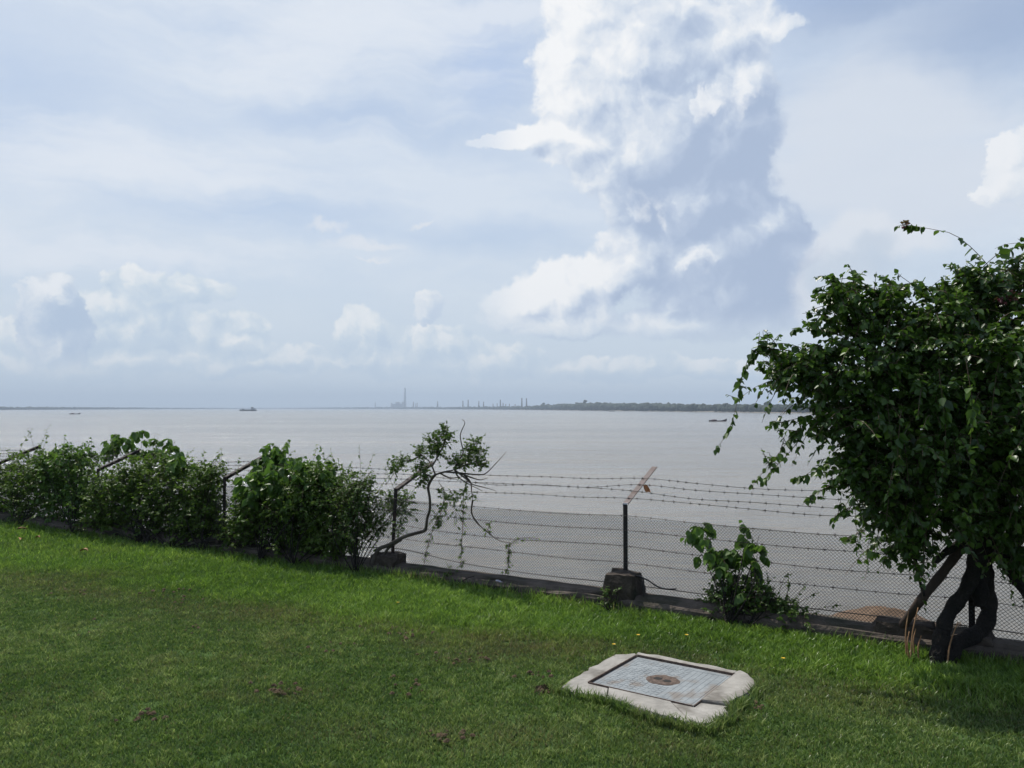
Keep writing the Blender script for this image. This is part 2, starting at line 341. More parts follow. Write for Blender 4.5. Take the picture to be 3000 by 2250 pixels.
# crumbs of soil strewn over the mown lawn
mb = MB()
def clod(mb, c, r, n=7, mi=0):
    vs = [c + r * V(math.cos(a) * random.uniform(.7, 1.1), math.sin(a) * random.uniform(.7, 1.1), 0) for a in np.linspace(0, 2 * PI, n, endpoint=False)]
    up = [c + r * V(math.cos(a) * random.uniform(.4, .7), math.sin(a) * random.uniform(.4, .7), random.uniform(.3, .6)) for a in np.linspace(.3, 2 * PI + .3, n, endpoint=False)]
    top = c + r * V(random.uniform(-.2, .2), random.uniform(-.2, .2), random.uniform(.55, .85)); v = vs + up + [top]
    mb.add(v, [(i, (i + 1) % n, n + (i + 1) % n, n + i) for i in range(n)] + [(n + i, n + (i + 1) % n, 2 * n) for i in range(n)], mi, True)
for px, py, n in [(200, 1740, 6), (480, 1735, 8), (560, 1765, 5), (1080, 1835, 8), (1200, 1865, 10), (1350, 1930, 14), (820, 2030, 12), (430, 2105, 8), (1300, 2160, 10), (1000, 1900, 5), (590, 1850, 6), (280, 1845, 4), (1560, 1985, 8), (700, 1660, 8), (1240, 1745, 8), (1700, 1800, 4), (2215, 2075, 6), (1180, 2030, 6)]:
    for _ in range(int(n * 1.6)):
        q = ground(px + random.gauss(0, 42), py + random.gauss(0, 11)); clod(mb, q + V(0, 0, .014), random.uniform(.007, .021))
tag(mb.build('soil_crumbs', M['soil']), 'scattered crumbs of dark soil lying on the mown grass', 'soil', kind='stuff')

# ================================================================ MANHOLE
mh = empty('manhole', (*SO.mean(0), 0), 'square grey inspection cover set in a cracked concrete slab on the lawn', 'manhole')
c_back, c_right, c_front, c_left = mp(1005, 190), mp(1790, 345), mp(1480, 605), mp(630, 415)
cc = (c_back + c_right + c_front + c_left) / 4
ax = nrm((c_right - c_back) + (c_front - c_left)); ay = nrm(np.cross(V(0, 0, 1), ax))
hs = .25 * (np.linalg.norm(c_right - c_back) + np.linalg.norm(c_left - c_back)) / 1.0
ex, ey = [.5 * np.mean([np.linalg.norm(a - b) for a, b in q]) for q in (((c_right, c_back), (c_front, c_left)), ((c_left, c_back), (c_front, c_right)))]
B, R_, Fr, Lf = [cc + ax * sx * ex + ay * sy * ey for sx, sy in ((-1, 1), (1, 1), (1, -1), (-1, -1))]
gap = .006
def off(p, k): q = cc + (p - cc) * k; return q
iB, iR, iF, iL = [off(p, 1.02) for p in (B, R_, Fr, Lf)]
def rough(poly, amp=.006, seg=.05):
    out = []
    for i in range(len(poly)):
        a, b = poly[i], poly[(i + 1) % len(poly)]; n = max(1, int(np.linalg.norm(b - a) / seg))
        for j in range(n): out.append(a + (b - a) * j / n + (V(random.gauss(0, amp), random.gauss(0, amp), 0) if j else 0))
    return out
S = slab_out
def piece(outer, inner, z, mb):
    outer = [np.array(q) for q in outer]; o2 = []
    for i in range(len(outer) - 1):
        a, b_ = outer[i], outer[i + 1]; n = max(1, int(np.linalg.norm(b_ - a) / .05))
        for j in range(n): o2.append(a + (b_ - a) * j / n + (V(random.gauss(0, .009), random.gauss(0, .009), 0) if i + j else 0))
    o2.append(outer[-1]); poly = [q[:2] for q in o2 + inner]
    c = np.mean(poly, 0); n = len(poly); no = len(o2)
    ins = []
    for i, q in enumerate(poly):
        dd = (c - q); dd = dd / (np.linalg.norm(dd) + 1e-9); ins.append(q + dd * (.012 if i < no else .003))
    v = [(q[0], q[1], -.06) for q in poly] + [(q[0], q[1], z - .014 + (random.uniform(-.005, .003) if i < no else .008)) for i, q in enumerate(poly)] + [(q[0], q[1], z + random.uniform(-.0015, .0015)) for q in ins]
    mb.add(v, [tuple(range(n))[::-1], tuple(range(2 * n, 3 * n))] + [(i, (i + 1) % n, n + (i + 1) % n, n + i) for i in range(n)] + [(n + i, n + (i + 1) % n, 2 * n + (i + 1) % n, 2 * n + i) for i in range(n)])
mb = MB(); T_ = lambda a, b, k: a + (b - a) * k
def cut(a, b, k, d=0.0): return a + (b - a) * k + nrm(b - a) * d       # a point on an edge, d metres off the crack
g_ = .0028
piece([cut(S[18], S[19], .6, g_), S[19], S[20], S[0], S[1], S[2], S[3], cut(S[3], S[4], .93)], [cut(iB, iR, 0, .0), iB, iL, cut(iL, iF, .21, -g_)], MZ - .004, mb)
piece([cut(S[3], S[4], .95), S[4], S[5], S[6], cut(S[6], S[7], .9, -g_)], [cut(iB, iR, .97, 0), cut(iB, iR, .006, 0)], MZ - .002, mb)
piece([cut(S[6], S[7], .9, g_), S[7], S[8], S[9], S[10], S[11]], [cut(iR, iF, .84, -g_), iR, cut(iB, iR, .976, 0)], MZ + .008, mb)
piece([cut(S[11], S[12], .5), S[12], S[13], S[14], cut(S[14], S[15], .85, -g_)], [cut(iL, iF, .80, g_), iF, cut(iR, iF, .86, g_)], MZ - .004, mb)
piece([cut(S[14], S[15], .85, g_), S[15], S[16], S[17], S[18], cut(S[18], S[19], .6, -g_)], [cut(iL, iF, .21, g_), cut(iL, iF, .80, -g_)], MZ, mb)
mb.build('concrete_surround', M['slab'], mh)
mb = MB(); e = .008
for a, b_ in ((B, R_), (R_, Fr), (Fr, Lf), (Lf, B)):
    a2, b2 = off(a, 1.012), off(b_, 1.012); dd = nrm(b2 - a2); mid = (a2 + b2) / 2; mid = V(mid[0], mid[1], MZ - .016)
    mb.box(mid, (np.linalg.norm(b2 - a2) / 2 - .004, .0028, .020), (dd, np.cross(V(0, 0, 1), dd), V(0, 0, 1)))
mb.build('frame', M['rust'], mh)
mb = MB(); AX = (ax, ay, V(0, 0, 1)); cz0 = V(cc[0], cc[1], MZ - .012)
mb.box(cz0 - V(0, 0, .02), (ex * .985, ey * .985, .02), AX)
def pl(u, v_): return cz0 + ax * u * ex + ay * v_ * ey
for k_, wd_ in ((.955, .012), (.885, .008)):
    for s_ in (-1, 1):
        mb.box(pl(0, s_ * k_) + V(0, 0, 0), (ex * k_ + wd_ * .9, wd_, .0016), AX)
        mb.box(pl(s_ * k_, 0) + V(0, 0, 0), (wd_, ey * k_ - wd_ * 1.1, .0016), AX)
NB = 17
for i in range(NB):
    for j in range(NB):  # studs on the left, ribs on the right
        u = -.82 + 1.64 * i / (NB - 1); w_ = -.82 + 1.64 * j / (NB - 1)
        if u * u + w_ * w_ < .085: continue
        if u > .28:
            if j == 0 and i % 1 == 0: mb.box(pl(u, 0), (.0138, ey * .84, .0011), AX)
            continue
        if random.random() < .05: continue
        mb.box(pl(u, w_) + V(0, 0, random.uniform(-.0004, .0006)), (.0130 * random.uniform(.85, 1.08), .0130 * random.uniform(.85, 1.08), .0013), AX)
cov = mb.build('cover', M['cover'], mh)
mb = MB(); n = 24; cz1 = cz0 + V(0, 0, .0005)
ring = lambda r, z: [cz1 + ax * (math.cos(a) * r * 1.12 * random.uniform(.93, 1.07)) + ay * (math.sin(a) * r * random.uniform(.93, 1.07)) + V(0, 0, z) for a in np.linspace(0, 2 * PI, n, endpoint=False)]
r0, r1, r2 = ring(.088, .0012), ring(.07, .006), ring(.05, .0022)
mb.add(r0 + r1 + r2, [(i, (i + 1) % n, n + (i + 1) % n, n + i) for i in range(n)] + [(n + i, n + (i + 1) % n, 2 * n + (i + 1) % n, 2 * n + i) for i in range(n)] + [tuple(range(2 * n, 3 * n))])
rec = mb.build('lifting_recess', M['rust'], cov)
mb = MB()
for s_ in (-1, 1):
    q = cz1 + ax * s_ * .032 + ay * (-s_ * .006) + V(0, 0, .0035); mb.add([q + ax * math.cos(a) * .026 * random.uniform(.85, 1.1) + ay * math.sin(a) * .022 * random.uniform(.85, 1.1) for a in np.linspace(0, 2 * PI, 14, endpoint=False)], [tuple(range(14))])
tag(mb.build('hole', M['black'], cov))

# ================================================================ WALL AND FENCE
# retaining wall: uneven top, stands in the river
mb = MB(); n = 150; ss = np.linspace(-16, 16, n); rows = []
for s_ in ss:
    b_ = FP + U * s_; j = lambda a: random.gauss(0, a)
    prof = [(-.205, -.3, 0), (-.205 + j(.008), .06 + j(.005), 0), (-.190 + j(.008), .085 + j(.005), 0), (-.15 + j(.01), .08 + j(.003), 0), (-.13, .105 + j(.006), 0), (-.02, .108 + j(.006), 0), (.05 + j(.008), .098 + j(.006), 0), (.062, .075, 0), (.09, WATER - .05, 0)]
    rows += [b_ + NRM * o + V(0, 0, z) for o, z, _ in prof]
m_ = 9
mb.add(rows, [(i * m_ + k, (i + 1) * m_ + k, (i + 1) * m_ + k + 1, i * m_ + k + 1) for i in range(n - 1) for k in range(m_ - 1)])
tag(mb.build('retaining_wall', M['wallconc']), 'low weathered concrete wall running along the edge of the lawn under the fence', 'wall')

fence = empty('chain_link_fence', FP, 'dark chain-link fence with barbed wire strands and outward leaning post arms', 'fence')
ARM = {k: (NRM * .60 + V(0, 0, .235)) for k in range(-2, 8)}; ARM[4] = NRM * .67 + V(0, 0, .27); ARM[5] = NRM * .6 + V(0, 0, .24)
PH = {k: .82 for k in range(-2, 8)}
LEAN = {3: U * .045, 2: U * .0}
def lbar(mb, a, b_, w=.019, th=.0035, side=U):
    d = b_ - a; L = np.linalg.norm(d); d = d / L; x_ = nrm(side - d * np.dot(side, d)); y_ = np.cross(d, x_)
    mb.box((a + b_) / 2, (w, th, L / 2), (x_, y_, d)); mb.box((a + b_) / 2 + x_ * (-w + th) + y_ * (w + th * .0), (th, w - th * 1.02, L / 2 * .999), (x_, y_, d))
FOOT = {3: (.16, .14, .15), 4: (.145, .14, .235)}
def rock_block(mb, c, half, jit=.012):
    n = 5; g_ = np.linspace(-1, 1, n); vs, idx = [], {}
    fs = []
    for axis in range(3):
        for sg in (-1, 1):
            for i in range(n - 1):
                for j in range(n - 1):
                    q = []
                    for (a, b_) in ((i, j), (i + 1, j), (i + 1, j + 1), (i, j + 1)):
                        p_ = [0, 0, 0]; p_[axis] = sg; p_[(axis + 1) % 3] = g_[a]; p_[(axis + 2) % 3] = g_[b_]; key = tuple(np.round(p_, 3))
                        if key not in idx:
                            idx[key] = len(vs); k_ = np.array(p_); e_ = (np.abs(k_) > .99).sum(); sh_ = 1 - .05 * (e_ - 1) * random.uniform(.3, 1.6)
                            tz = 1 - .06 * (k_[2] + 1)
                            vs.append(c + U * (half[0] * k_[0] * sh_ * tz + random.gauss(0, jit)) + NRM * (half[1] * k_[1] * sh_ * tz + random.gauss(0, jit * .6)) + V(0, 0, half[2] * k_[2] * (1 if k_[2] < 0 else sh_) + random.gauss(0, jit * .5)))
                        q.append(idx[key])
                    fs.append(tuple(q) if sg > 0 else tuple(q[::-1]))
    mb.add(vs, fs)
for k in range(-1, 7):
    b_ = post_at(k) + V(0, 0, .0); top = b_ + V(0, 0, PH[k]) + LEAN.get(k, 0)
    mb = MB(); lbar(mb, b_ + V(0, 0, .05), top)
    po = mb.build('post', M['iron'], fence)
    mb = MB(); lbar(mb, top + V(0, 0, .003), top + ARM[k], .025, .004); a_ = mb.build('arm', M['arm_iron'] if k == 4 else M['iron'], po)
    if k == 4: a_['label'] = 'faded reddish steel arm'
    if k == 4:
        mb = MB(); mb.box(top + V(0, 0, .006) + NRM * .01, (.022, .012, .006), (U, NRM, V(0, 0, 1))); mb.build('joint_plate', M['plastic'], po)
    hx, hy, hz = FOOT.get(k, (.13, .13, .10))
    mb = MB(); rock_block(mb, b_ - NRM * .06 + V(0, 0, hz / 2 + .02), (hx, hy, hz / 2 + .02)); mb.build('footing', M['oldconc'], po)
# barbed wire
def strand(pts, name, r=.0022, barb=.105):
    P = spline(pts, 9); mb = MB(); mb.tube(P, r, 5, cap=False)
    L = np.concatenate([[0], np.cumsum(np.linalg.norm(np.diff(P, axis=0), axis=1))]); s_ = random.uniform(0, barb)
    while s_ < L[-1]:
        q = V(*[np.interp(s_, L, P[:, i]) for i in range(3)]); i = min(np.searchsorted(L, s_), len(P) - 1); d = nrm(P[i] - P[max(i - 1, 0)] + 1e-6)
        rot = random.uniform(0, PI)
        e1 = nrm(np.cross(d, V(0, 0, 1))); e2 = np.cross(d, e1); a_ = e1 * math.cos(rot) + e2 * math.sin(rot); c_ = np.cross(d, a_)
        mb.tube([q - d * .008, q + d * .008], .0045, 6)
        for w_, o_ in ((a_, -.004), (c_, .004)):
            mb.tube([q + d * o_ - w_ * .016, q + d * o_ + w_ * .016], .0016, 4)
        s_ += barb * random.uniform(.68, 1.34)
    mb.build(name, M['wire'], fence)
for j, tpar in enumerate((.12, .30, .47, .64)):
    pts = []
    for k in range(-1, 7):
        a_ = post_at(k) + V(0, 0, PH[k]) + ARM[k] * tpar + V(0, 0, .012)
        pts.append(a_)
        if k < 6:
            b2 = post_at(k + 1) + V(0, 0, PH[k + 1]) + ARM[k + 1] * tpar + V(0, 0, .012)
            for f_ in (.2, .4, .6, .8):
                sag = -.03 * 4 * f_ * (1 - f_) * random.uniform(.6, 1.1) + random.gauss(0, .006)
                if k == 3 and j in (1, 2): sag += (.028 if j == 1 else -.035) * math.sin(PI * f_) * 1.0
                pts.append(a_ + (b2 - a_) * f_ + V(0, 0, sag))
    strand(pts, 'barbed_wire')
for j, hz in enumerate((.73, .61, .48, .345)):
    pts = []
    for k in range(-1, 7):
        a_ = post_at(k) - NRM * .022 + V(0, 0, hz); pts.append(a_)
        if k < 6:
            b2 = post_at(k + 1) - NRM * .022 + V(0, 0, hz)
            for f_ in (.2, .4, .6, .8):
                pts.append(a_ + (b2 - a_) * f_ + V(0, 0, -.028 * 4 * f_ * (1 - f_) * random.uniform(.5, 1.2) + random.gauss(0, .005)))
    strand(pts, 'barbed_wire', .0022, .13)
# bottom tension cable of the mesh
pts = []
for k in range(-1, 7):
    pts.append(post_at(k) + NRM * .012 + V(0, 0, .235 if k == 3 else .16))
    if k < 6:
        for f_ in (.33, .66): pts.append(post_at(k) + STEP * f_ + NRM * .012 + V(0, 0, .155 + random.gauss(0, .012)))
mb = MB(); mb.tube(spline(pts, 8), .004, 5, cap=False); mb.build('tension_wire', M['cable'], fence)
# diamond mesh, one panel per bay
WM = .0265; HM = .026; rm = .0024
for k in range(-1, 6):
    nj = int(np.linalg.norm(STEP) / (WM / 2)); z0, z1 = .10, .725; ni = int((z1 - z0) / (HM / 2)) + 1
    J, I = np.meshgrid(np.arange(nj), np.arange(ni), indexing='ij')
    u_ = (J + ((I + J) % 2)) * WM / 2; z_ = z0 + I * HM / 2; fr = u_ / np.linalg.norm(STEP)
    ph = random.uniform(0, 6)
    sag = -.022 * np.sin(PI * fr) * (z_ / .725) + .006 * np.sin(fr * 9 + ph) * (z_ / .725)
    u2 = u_ + .012 * np.sin(z_ * 6 + fr * 7 + ph) + .006 * np.sin(z_ * 17 + fr * 11)
    bulge = .02 * np.sin(fr * 8 + ph) * np.sin(z_ * 4) + np.where((I + J) % 2, .001, -.001)
    P = post_at(k) + U * u2[..., None] + NRM * (.0 + bulge)[..., None] + V(0, 0, 1) * (z_ + sag)[..., None]
    offs = [U * rm, NRM * rm * 1.0 - U * rm * .5, -NRM * rm - U * rm * .5]
    v = np.stack([P + o for o in offs], 2).reshape(-1, 3)
    base = (J[:, :-1] * ni * 3 + I[:, :-1] * 3)
    fs = [np.stack([base + a, base + (a + 1) % 3, base + 3 + (a + 1) % 3, base + 3 + a], -1).reshape(-1, 4) for a in range(3)]
    link('mesh_panel', np_mesh('mesh_panel', v, fs), M['mesh'], fence)

# cable lying over the footing of the post
mb = MB()
def fz(zx, zy, off=0): return fl(1400 + zx / 3.318, 1300 + zy / 3.318, off)
mb.tube(spline([fz(1480, 1275, -.08), fz(1560, 1292, -.05), fz(1650, 1325, -.05), fz(1740, 1385, -.05), fz(1830, 1413, -.05), fz(1930, 1412, -.05)], 8), .0062, 6)
mb.tube(spline([fz(1540, 1288, -.062), fz(1598, 1300, -.08), fz(1612, 1360, -.09), fz(1612, 1450, -.1), fz(1612, 1562, -.1)], 8), .0065, 6)
tag(mb.build('cable', M['cable']), 'black loose cable draped over the tall concrete footing of the fence post', 'cable')
def rag(name, c, w, hgt, m_, label, dirv=U):
    mb = MB(); nx_, ny_ = 6, 7; vs = []
    for j in range(ny_):
        for i in range(nx_):
            f_ = j / (ny_ - 1); ww = w * (.3 + .7 * math.sin(.4 + 2 * f_)); vs.append(c + dirv * ((i / (nx_ - 1) - .5) * ww + .35 * hgt * f_) - V(0, 0, hgt * f_ * .8) + NRM * .012 * math.sin(i * 1.9 + f_ * 3))
    fs = [(j * nx_ + i, j * nx_ + i + 1, (j + 1) * nx_ + i + 1, (j + 1) * nx_ + i) for j in range(ny_ - 1) for i in range(nx_ - 1)]
    b0 = len(vs); vs2 = [q + NRM * .004 for q in vs]; mb.add(vs + vs2, fs + [tuple(b0 + i for i in f[::-1]) for f in fs], 0, True)
    return tag(mb.build(name, m_), label, 'rag')
rag('cloth_scrap', post_at(4) + V(0, 0, .82) + ARM[4] * .47 + U * .05 + V(0, 0, .012), .06, .075, M['rag'], 'small orange rag knotted on the barbed wire beside the reddish post arm')
rag('cloth_scrap', fl(62, 1322, .35), .07, .12, M['ragred'], 'dark red rag hanging under the leftmost post arm above the hedge')
mb = MB()
q0 = fl(1470, 1712, -.14)
for _ in range(3): clod(mb, q0 + V(random.gauss(0, .02), random.gauss(0, .02), random.uniform(-.005, .02)), .035, 6)
tag(mb.build('plastic_bag', M['plastic']), 'pale crumpled plastic bag lying on the low wall left of the tall footing', 'plastic bag')

# ================================================================ SHRUBS
def blob_fl(px, py, rx, ry, off=0.0, thick=.3):
    c = fl(px, py, off); s_ = np.linalg.norm(c - CAM) / F; return (c, V(rx * s_ * 1.0, thick, ry * s_))
def stems(name, parent, base, tips, r=.009, mat_=None):
    mb = MB()
    for q in tips:
        q = np.asarray(q); mid = (base + q) / 2 + V(random.gauss(0, .05), random.gauss(0, .03), .03)
        b_ = base + V(random.gauss(0, .002), random.gauss(0, .002), 0); mb.tube(spline([b_, mid, q], 6), np.linspace(r, r * .35, 13), 5)
    mb.build(name, mat_ or M['bark'], parent)
def shrub(name, label, cat, base_px, blobs, sprigs, leafm, T, nl, size, tl, up=.35, hang=.4, width=1.0, group=None, flat=.7, droop=.3, rad=(.15, .95), dens=1.7):
    base = fl(*base_px, -.32); base[2] = 0
    o = empty(name, base, label, cat, group); bl = [blob_fl(*b_) for b_ in blobs]; T = int(T * dens)
    Ps = [twigs_from_blobs(bl, T, tl, up, rad, droop), twigs_from_blobs(bl, max(3, int(T * .045)), tl * 1.9, 1.1, (.75, 1.05), .12)]; nls = [nl, nl + 4]; szs = [size, size * .85]
    for sp in sprigs: Ps.append(curve_twig([fl(x_, y_, -.05) for x_, y_ in sp])); nls.append(int(8 + 1.5 * len(sp))); szs.append(size * .9)
    foliage_obj('foliage', o, Ps, [leafm, M['twig']], nls, szs, hang, flat, width)
    tips = [b_[0] + V(random.gauss(0, .12), random.gauss(0, .1), random.uniform(-.05, .12)) for b_ in bl for _ in range(2)]
    stems('stem', o, base, tips, .006); return o
G = 'shrubs growing along the fence'
shrub('shrub', 'sprawling small-leaved shrub with tall wispy sprigs at the far left end of the hedge', 'shrub', (60, 1545),
      [(-60, 1450, 90, 95), (30, 1455, 85, 85), (110, 1440, 80, 95), (40, 1390, 70, 50), (130, 1370, 50, 45)],
      [[(40, 1370), (62, 1310), (82, 1275), (97, 1252)], [(95, 1370), (118, 1310), (135, 1265), (153, 1232)], [(120, 1330), (135, 1290), (140, 1275)], [(60, 1340), (30, 1325), (15, 1310)], [(150, 1330), (160, 1310), (166, 1300)]],
      M['leaf_hedge'], 650, 8, .054, .17, group=G)
shrub('shrub', 'leafy mid-green shrub with larger leaves beside the wispy end shrub', 'shrub', (215, 1555),
      [(190, 1440, 75, 110), (240, 1460, 60, 90), (215, 1350, 55, 35), (160, 1370, 45, 35), (260, 1345, 36, 28, .6, .15)],
      [[(180, 1340), (190, 1310), (202, 1295)], [(230, 1330), (245, 1318), (258, 1312)]],
      M['leaf_broad'], 420, 7, .068, .17, hang=.6, group=G)
shrub('shrub', 'dense dark small-leaved shrub under the tall drooping big-leaved stems', 'shrub', (430, 1575),
      [(330, 1480, 80, 90), (410, 1455, 90, 110), (490, 1460, 85, 110), (470, 1375, 60, 40, .2), (370, 1415, 60, 40), (340, 1540, 70, 40), (480, 1550, 90, 40)],
      [[(540, 1380), (560, 1345), (572, 1338)]], M['leaf_hedge'], 950, 8, .054, .16, group=G)
shrub('big_leaf_plant', 'tall stems with big drooping leaves rising above the dark middle of the hedge', 'plant', (400, 1570),
      [(330, 1310, 38, 32, .7, .15), (375, 1300, 40, 28, .75, .15), (412, 1285, 28, 22, .7, .15), (490, 1310, 34, 24, .5, .2), (445, 1335, 50, 30, .75, .15), (520, 1360, 40, 30)],
      [], M['leaf_broad'], 62, 5, .125, .10, up=.6, hang=1.3, width=1.05, group=G, droop=.2)
shrub('shrub', 'thin open shrub just left of the clear gap beside the third post', 'shrub', (590, 1585),
      [(570, 1470, 50, 100), (615, 1490, 36, 85), (615, 1390, 34, 38), (570, 1540, 70, 45), (640, 1560, 60, 40, .3, .2)],
      [[(620, 1370), (638, 1340), (660, 1330)], [(605, 1380), (628, 1345)]], M['leaf_hedge'], 560, 8, .052, .16, group=G)
shrub('big_leaf_plant', 'shrub topped by a dome of large drooping leaves right of the third post', 'plant', (760, 1610),
      [(800, 1345, 42, 34, .45, .2), (770, 1385, 40, 40, .4, .2), (840, 1390, 50, 40), (770, 1440, 75, 60), (910, 1390, 50, 35), (950, 1410, 40, 30), (860, 1450, 60, 60)],
      [], M['leaf_broad'], 210, 6, .115, .13, up=.5, hang=1.1, width=1.0, group=G, droop=.3)
shrub('shrub', 'bulky dark shrub with small leaves between the third post and the crooked tree', 'shrub', (860, 1625),
      [(735, 1510, 50, 60), (800, 1510, 90, 85), (890, 1500, 100, 95), (970, 1500, 80, 95), (930, 1410, 80, 45), (880, 1590, 90, 40), (980, 1590, 70, 45), (720, 1560, 60, 40)],
      [[(940, 1370), (960, 1340), (972, 1330)], [(960, 1385), (975, 1360), (985, 1356)]], M['leaf_hedge'], 1250, 8, .052, .16, group=G)
shrub('shrub', 'airy pale-green shrub with fine leaves in front of the leaning fence post', 'shrub', (1040, 1650),
      [(1030, 1450, 55, 70, -.12), (1075, 1440, 40, 50, -.05, .15), (1060, 1510, 55, 60, -.1, .15), (1165, 1480, 50, 45, .35, .2), (1030, 1550, 55, 45, -.12), (1100, 1550, 40, 28, -.05, .12)],
      [[(1000, 1400), (1015, 1372)], [(1060, 1420), (1080, 1390), (1095, 1380)], [(1130, 1420), (1160, 1380), (1180, 1345), (1195, 1342)], [(1140, 1400), (1150, 1352), (1130, 1345)]],
      M['leaf_light'], 520, 8, .036, .16, group=G, flat=.5, dens=1.3)
shrub('undergrowth', 'scruffy low undergrowth filling the gaps between the shrubs along the left part of the fence', 'undergrowth', (500, 1600),
      [(-20, 1500, 70, 40), (100, 1510, 80, 35), (170, 1480, 50, 55), (300, 1540, 80, 32), (285, 1440, 45, 60), (430, 1560, 70, 28), (545, 1520, 45, 55), (540, 1420, 40, 50), (600, 1575, 60, 22), (700, 1585, 60, 24), (680, 1520, 40, 30), (850, 1610, 70, 24), (1000, 1600, 60, 28), (1010, 1500, 50, 60)],
      [[(270, 1380), (275, 1340), (285, 1322)], [(550, 1380), (545, 1340), (552, 1325)], [(690, 1400), (700, 1360), (705, 1340)], [(830, 1370), (850, 1330), (868, 1318)], [(1010, 1400), (1025, 1370), (1030, 1350)], [(330, 1350), (345, 1300), (350, 1290)]],
      M['leaf_light'], 520, 7, .042, .17, up=.5, flat=.5, droop=.2)['kind'] = 'stuff'
shrub('big_leaf_plant', 'young broad-leaved plant standing alone against the mesh right of the reddish arm post', 'plant', (2130, 1790),
      [(2060, 1570, 34, 24), (2080, 1620, 34, 30), (2110, 1660, 40, 35), (2160, 1640, 34, 28), (2205, 1610, 32, 22), (2225, 1640, 22, 28), (2150, 1700, 50, 30)],
      [], M['leaf_broad'], 42, 5, .105, .11, up=.5, hang=1.2, width=1.1, droop=.3, dens=1.4)
shrub('shrub', 'low tangled green bush at the foot of the lone broad-leaved plant on the wall', 'shrub', (2180, 1810),
      [(2120, 1780, 60, 30), (2180, 1770, 60, 35), (2250, 1785, 60, 32), (2140, 1740, 40, 30), (2230, 1740, 30, 30), (2320, 1800, 40, 25)],
      [[(2300, 1790), (2350, 1760), (2385, 1740), (2400, 1735)], [(2330, 1800), (2390, 1785), (2440, 1775), (2470, 1772)], [(2270, 1760), (2290, 1715), (2300, 1690), (2320, 1682)], [(2100, 1750), (2085, 1715), (2070, 1700)], [(2240, 1740), (2250, 1700), (2245, 1670)]],
      M['leaf_light'], 360, 7, .036, .14, flat=.5)
shrub('weed', 'little weed sprouting against the left face of the tall concrete footing', 'weed', (1790, 1790),
      [(1785, 1755, 22, 28, -.22, .05), (1805, 1780, 25, 16, -.22, .06)], [], M['leaf_light'], 34, 6, .03, .08)
shrub('weed', 'tiny sprig growing from the wall top right of the crooked tree roots', 'weed', (1320, 1700),
      [(1318, 1682, 12, 12, -.15, .03)], [], M['leaf_light'], 8, 5, .035, .07)

# ---- crooked tree by the leaning post
def cz(zx, zy, off=-.1): return fl(1050 + zx / 3.016, 1200 + zy / 3.016, off)
base = cz(110, 1430, -.2); base[2] = .02
ct = empty('crooked_tree', base, 'small crooked bare-stemmed tree twisting around the leaning fence post', 'tree')
mb = MB()
trunk = [cz(112, 1425, -.2), cz(135, 1320, -.18), cz(180, 1235, -.16), cz(270, 1195, -.13), cz(390, 1130, -.1), cz(500, 1095, -.06), cz(585, 1070, -.05), cz(600, 1025, -.05), cz(608, 960, -.05), cz(632, 880, -.05), cz(630, 780, -.05), cz(617, 690, -.05), cz(645, 620, -.05), cz(680, 575, -.05)]
mb.tube(spline(trunk, 6), np.interp(np.linspace(0, 1, 79), [0, .3, .7, 1], [.022, .017, .0135, .013]), 8)
mb.tube(spline([cz(150, 1420, -.2), cz(200, 1330, -.15), cz(270, 1220, -.12), cz(380, 1150, -.1)], 6), np.linspace(.018, .012, 19), 7)
brs = [[(680, 575), (650, 500), (620, 450), (560, 400), (530, 360)], [(650, 500), (690, 430), (700, 340), (690, 260), (660, 210)], [(690, 430), (760, 300), (780, 200), (790, 140)],
       [(680, 575), (760, 550), (850, 530), (920, 480), (980, 380), (1060, 260)], [(850, 530), (900, 430), (925, 370), (900, 230), (940, 120), (915, 85)], [(760, 550), (900, 560), (1060, 575), (1130, 560), (1220, 470), (1310, 370)],
       [(860, 540), (950, 610), (1010, 660), (1120, 690), (1210, 715)], [(920, 560), (990, 640), (1000, 720), (1010, 800)], [(560, 400), (480, 440), (400, 460), (330, 490)], [(640, 590), (570, 560), (520, 510)],
       [(1010, 800), (1000, 910), (1050, 1000), (1150, 1090), (1250, 1160), (1340, 1175)], [(900, 560), (1000, 600), (1080, 620), (1150, 600)], [(850, 530), (880, 590), (960, 650), (1100, 720)], [(720, 560), (800, 600), (880, 600), (1000, 570)], [(920, 500), (1000, 480), (1080, 500), (1120, 480)]]
for q in brs: mb.tube(spline([cz(*p_, -.05 + random.gauss(0, .03)) for p_ in q], 6), np.linspace(.009, .0022, (len(q) - 1) * 6 + 1), 5)
mb.build('trunk', M['bark_pale'], ct)
def bz(zx, zy, r, ry=None): c = cz(zx, zy, -.05); s_ = np.linalg.norm(c - CAM) / F; return (c, V(r / 3.016 * s_, .14, (ry or r) / 3.016 * s_))
bl = [bz(570, 380, 50, 60), bz(660, 290, 70, 70), bz(760, 260, 70, 60), bz(690, 380, 80, 40), bz(780, 200, 30, 45), bz(1000, 380, 70, 70), bz(1040, 300, 35, 45), bz(960, 460, 60, 40), bz(1080, 480, 50, 30), bz(550, 540, 60, 50), bz(400, 470, 70, 30), bz(340, 530, 50, 30), bz(580, 620, 40, 40), bz(860, 480, 70, 40), bz(1060, 400, 50, 35)]
P1 = twigs_from_blobs(bl, 430, .10, .55, (.1, .9), .1)
bl2 = [bz(270, 440, 30, 12), bz(740, 740, 40, 50), bz(850, 760, 50, 60), bz(930, 760, 22, 90), bz(700, 950, 40, 50), bz(1000, 740, 25, 40), bz(880, 900, 45, 25), bz(350, 1040, 60, 45), bz(780, 820, 50, 30)]
P2 = twigs_from_blobs(bl2, 95, .09, -.5, (.1, .8), .3)
foliage_obj('crown', ct, [P1, P2], [M['leaf_light'], M['twig']], [7, 6], [.038, .036], .2, .5, .85, .002)
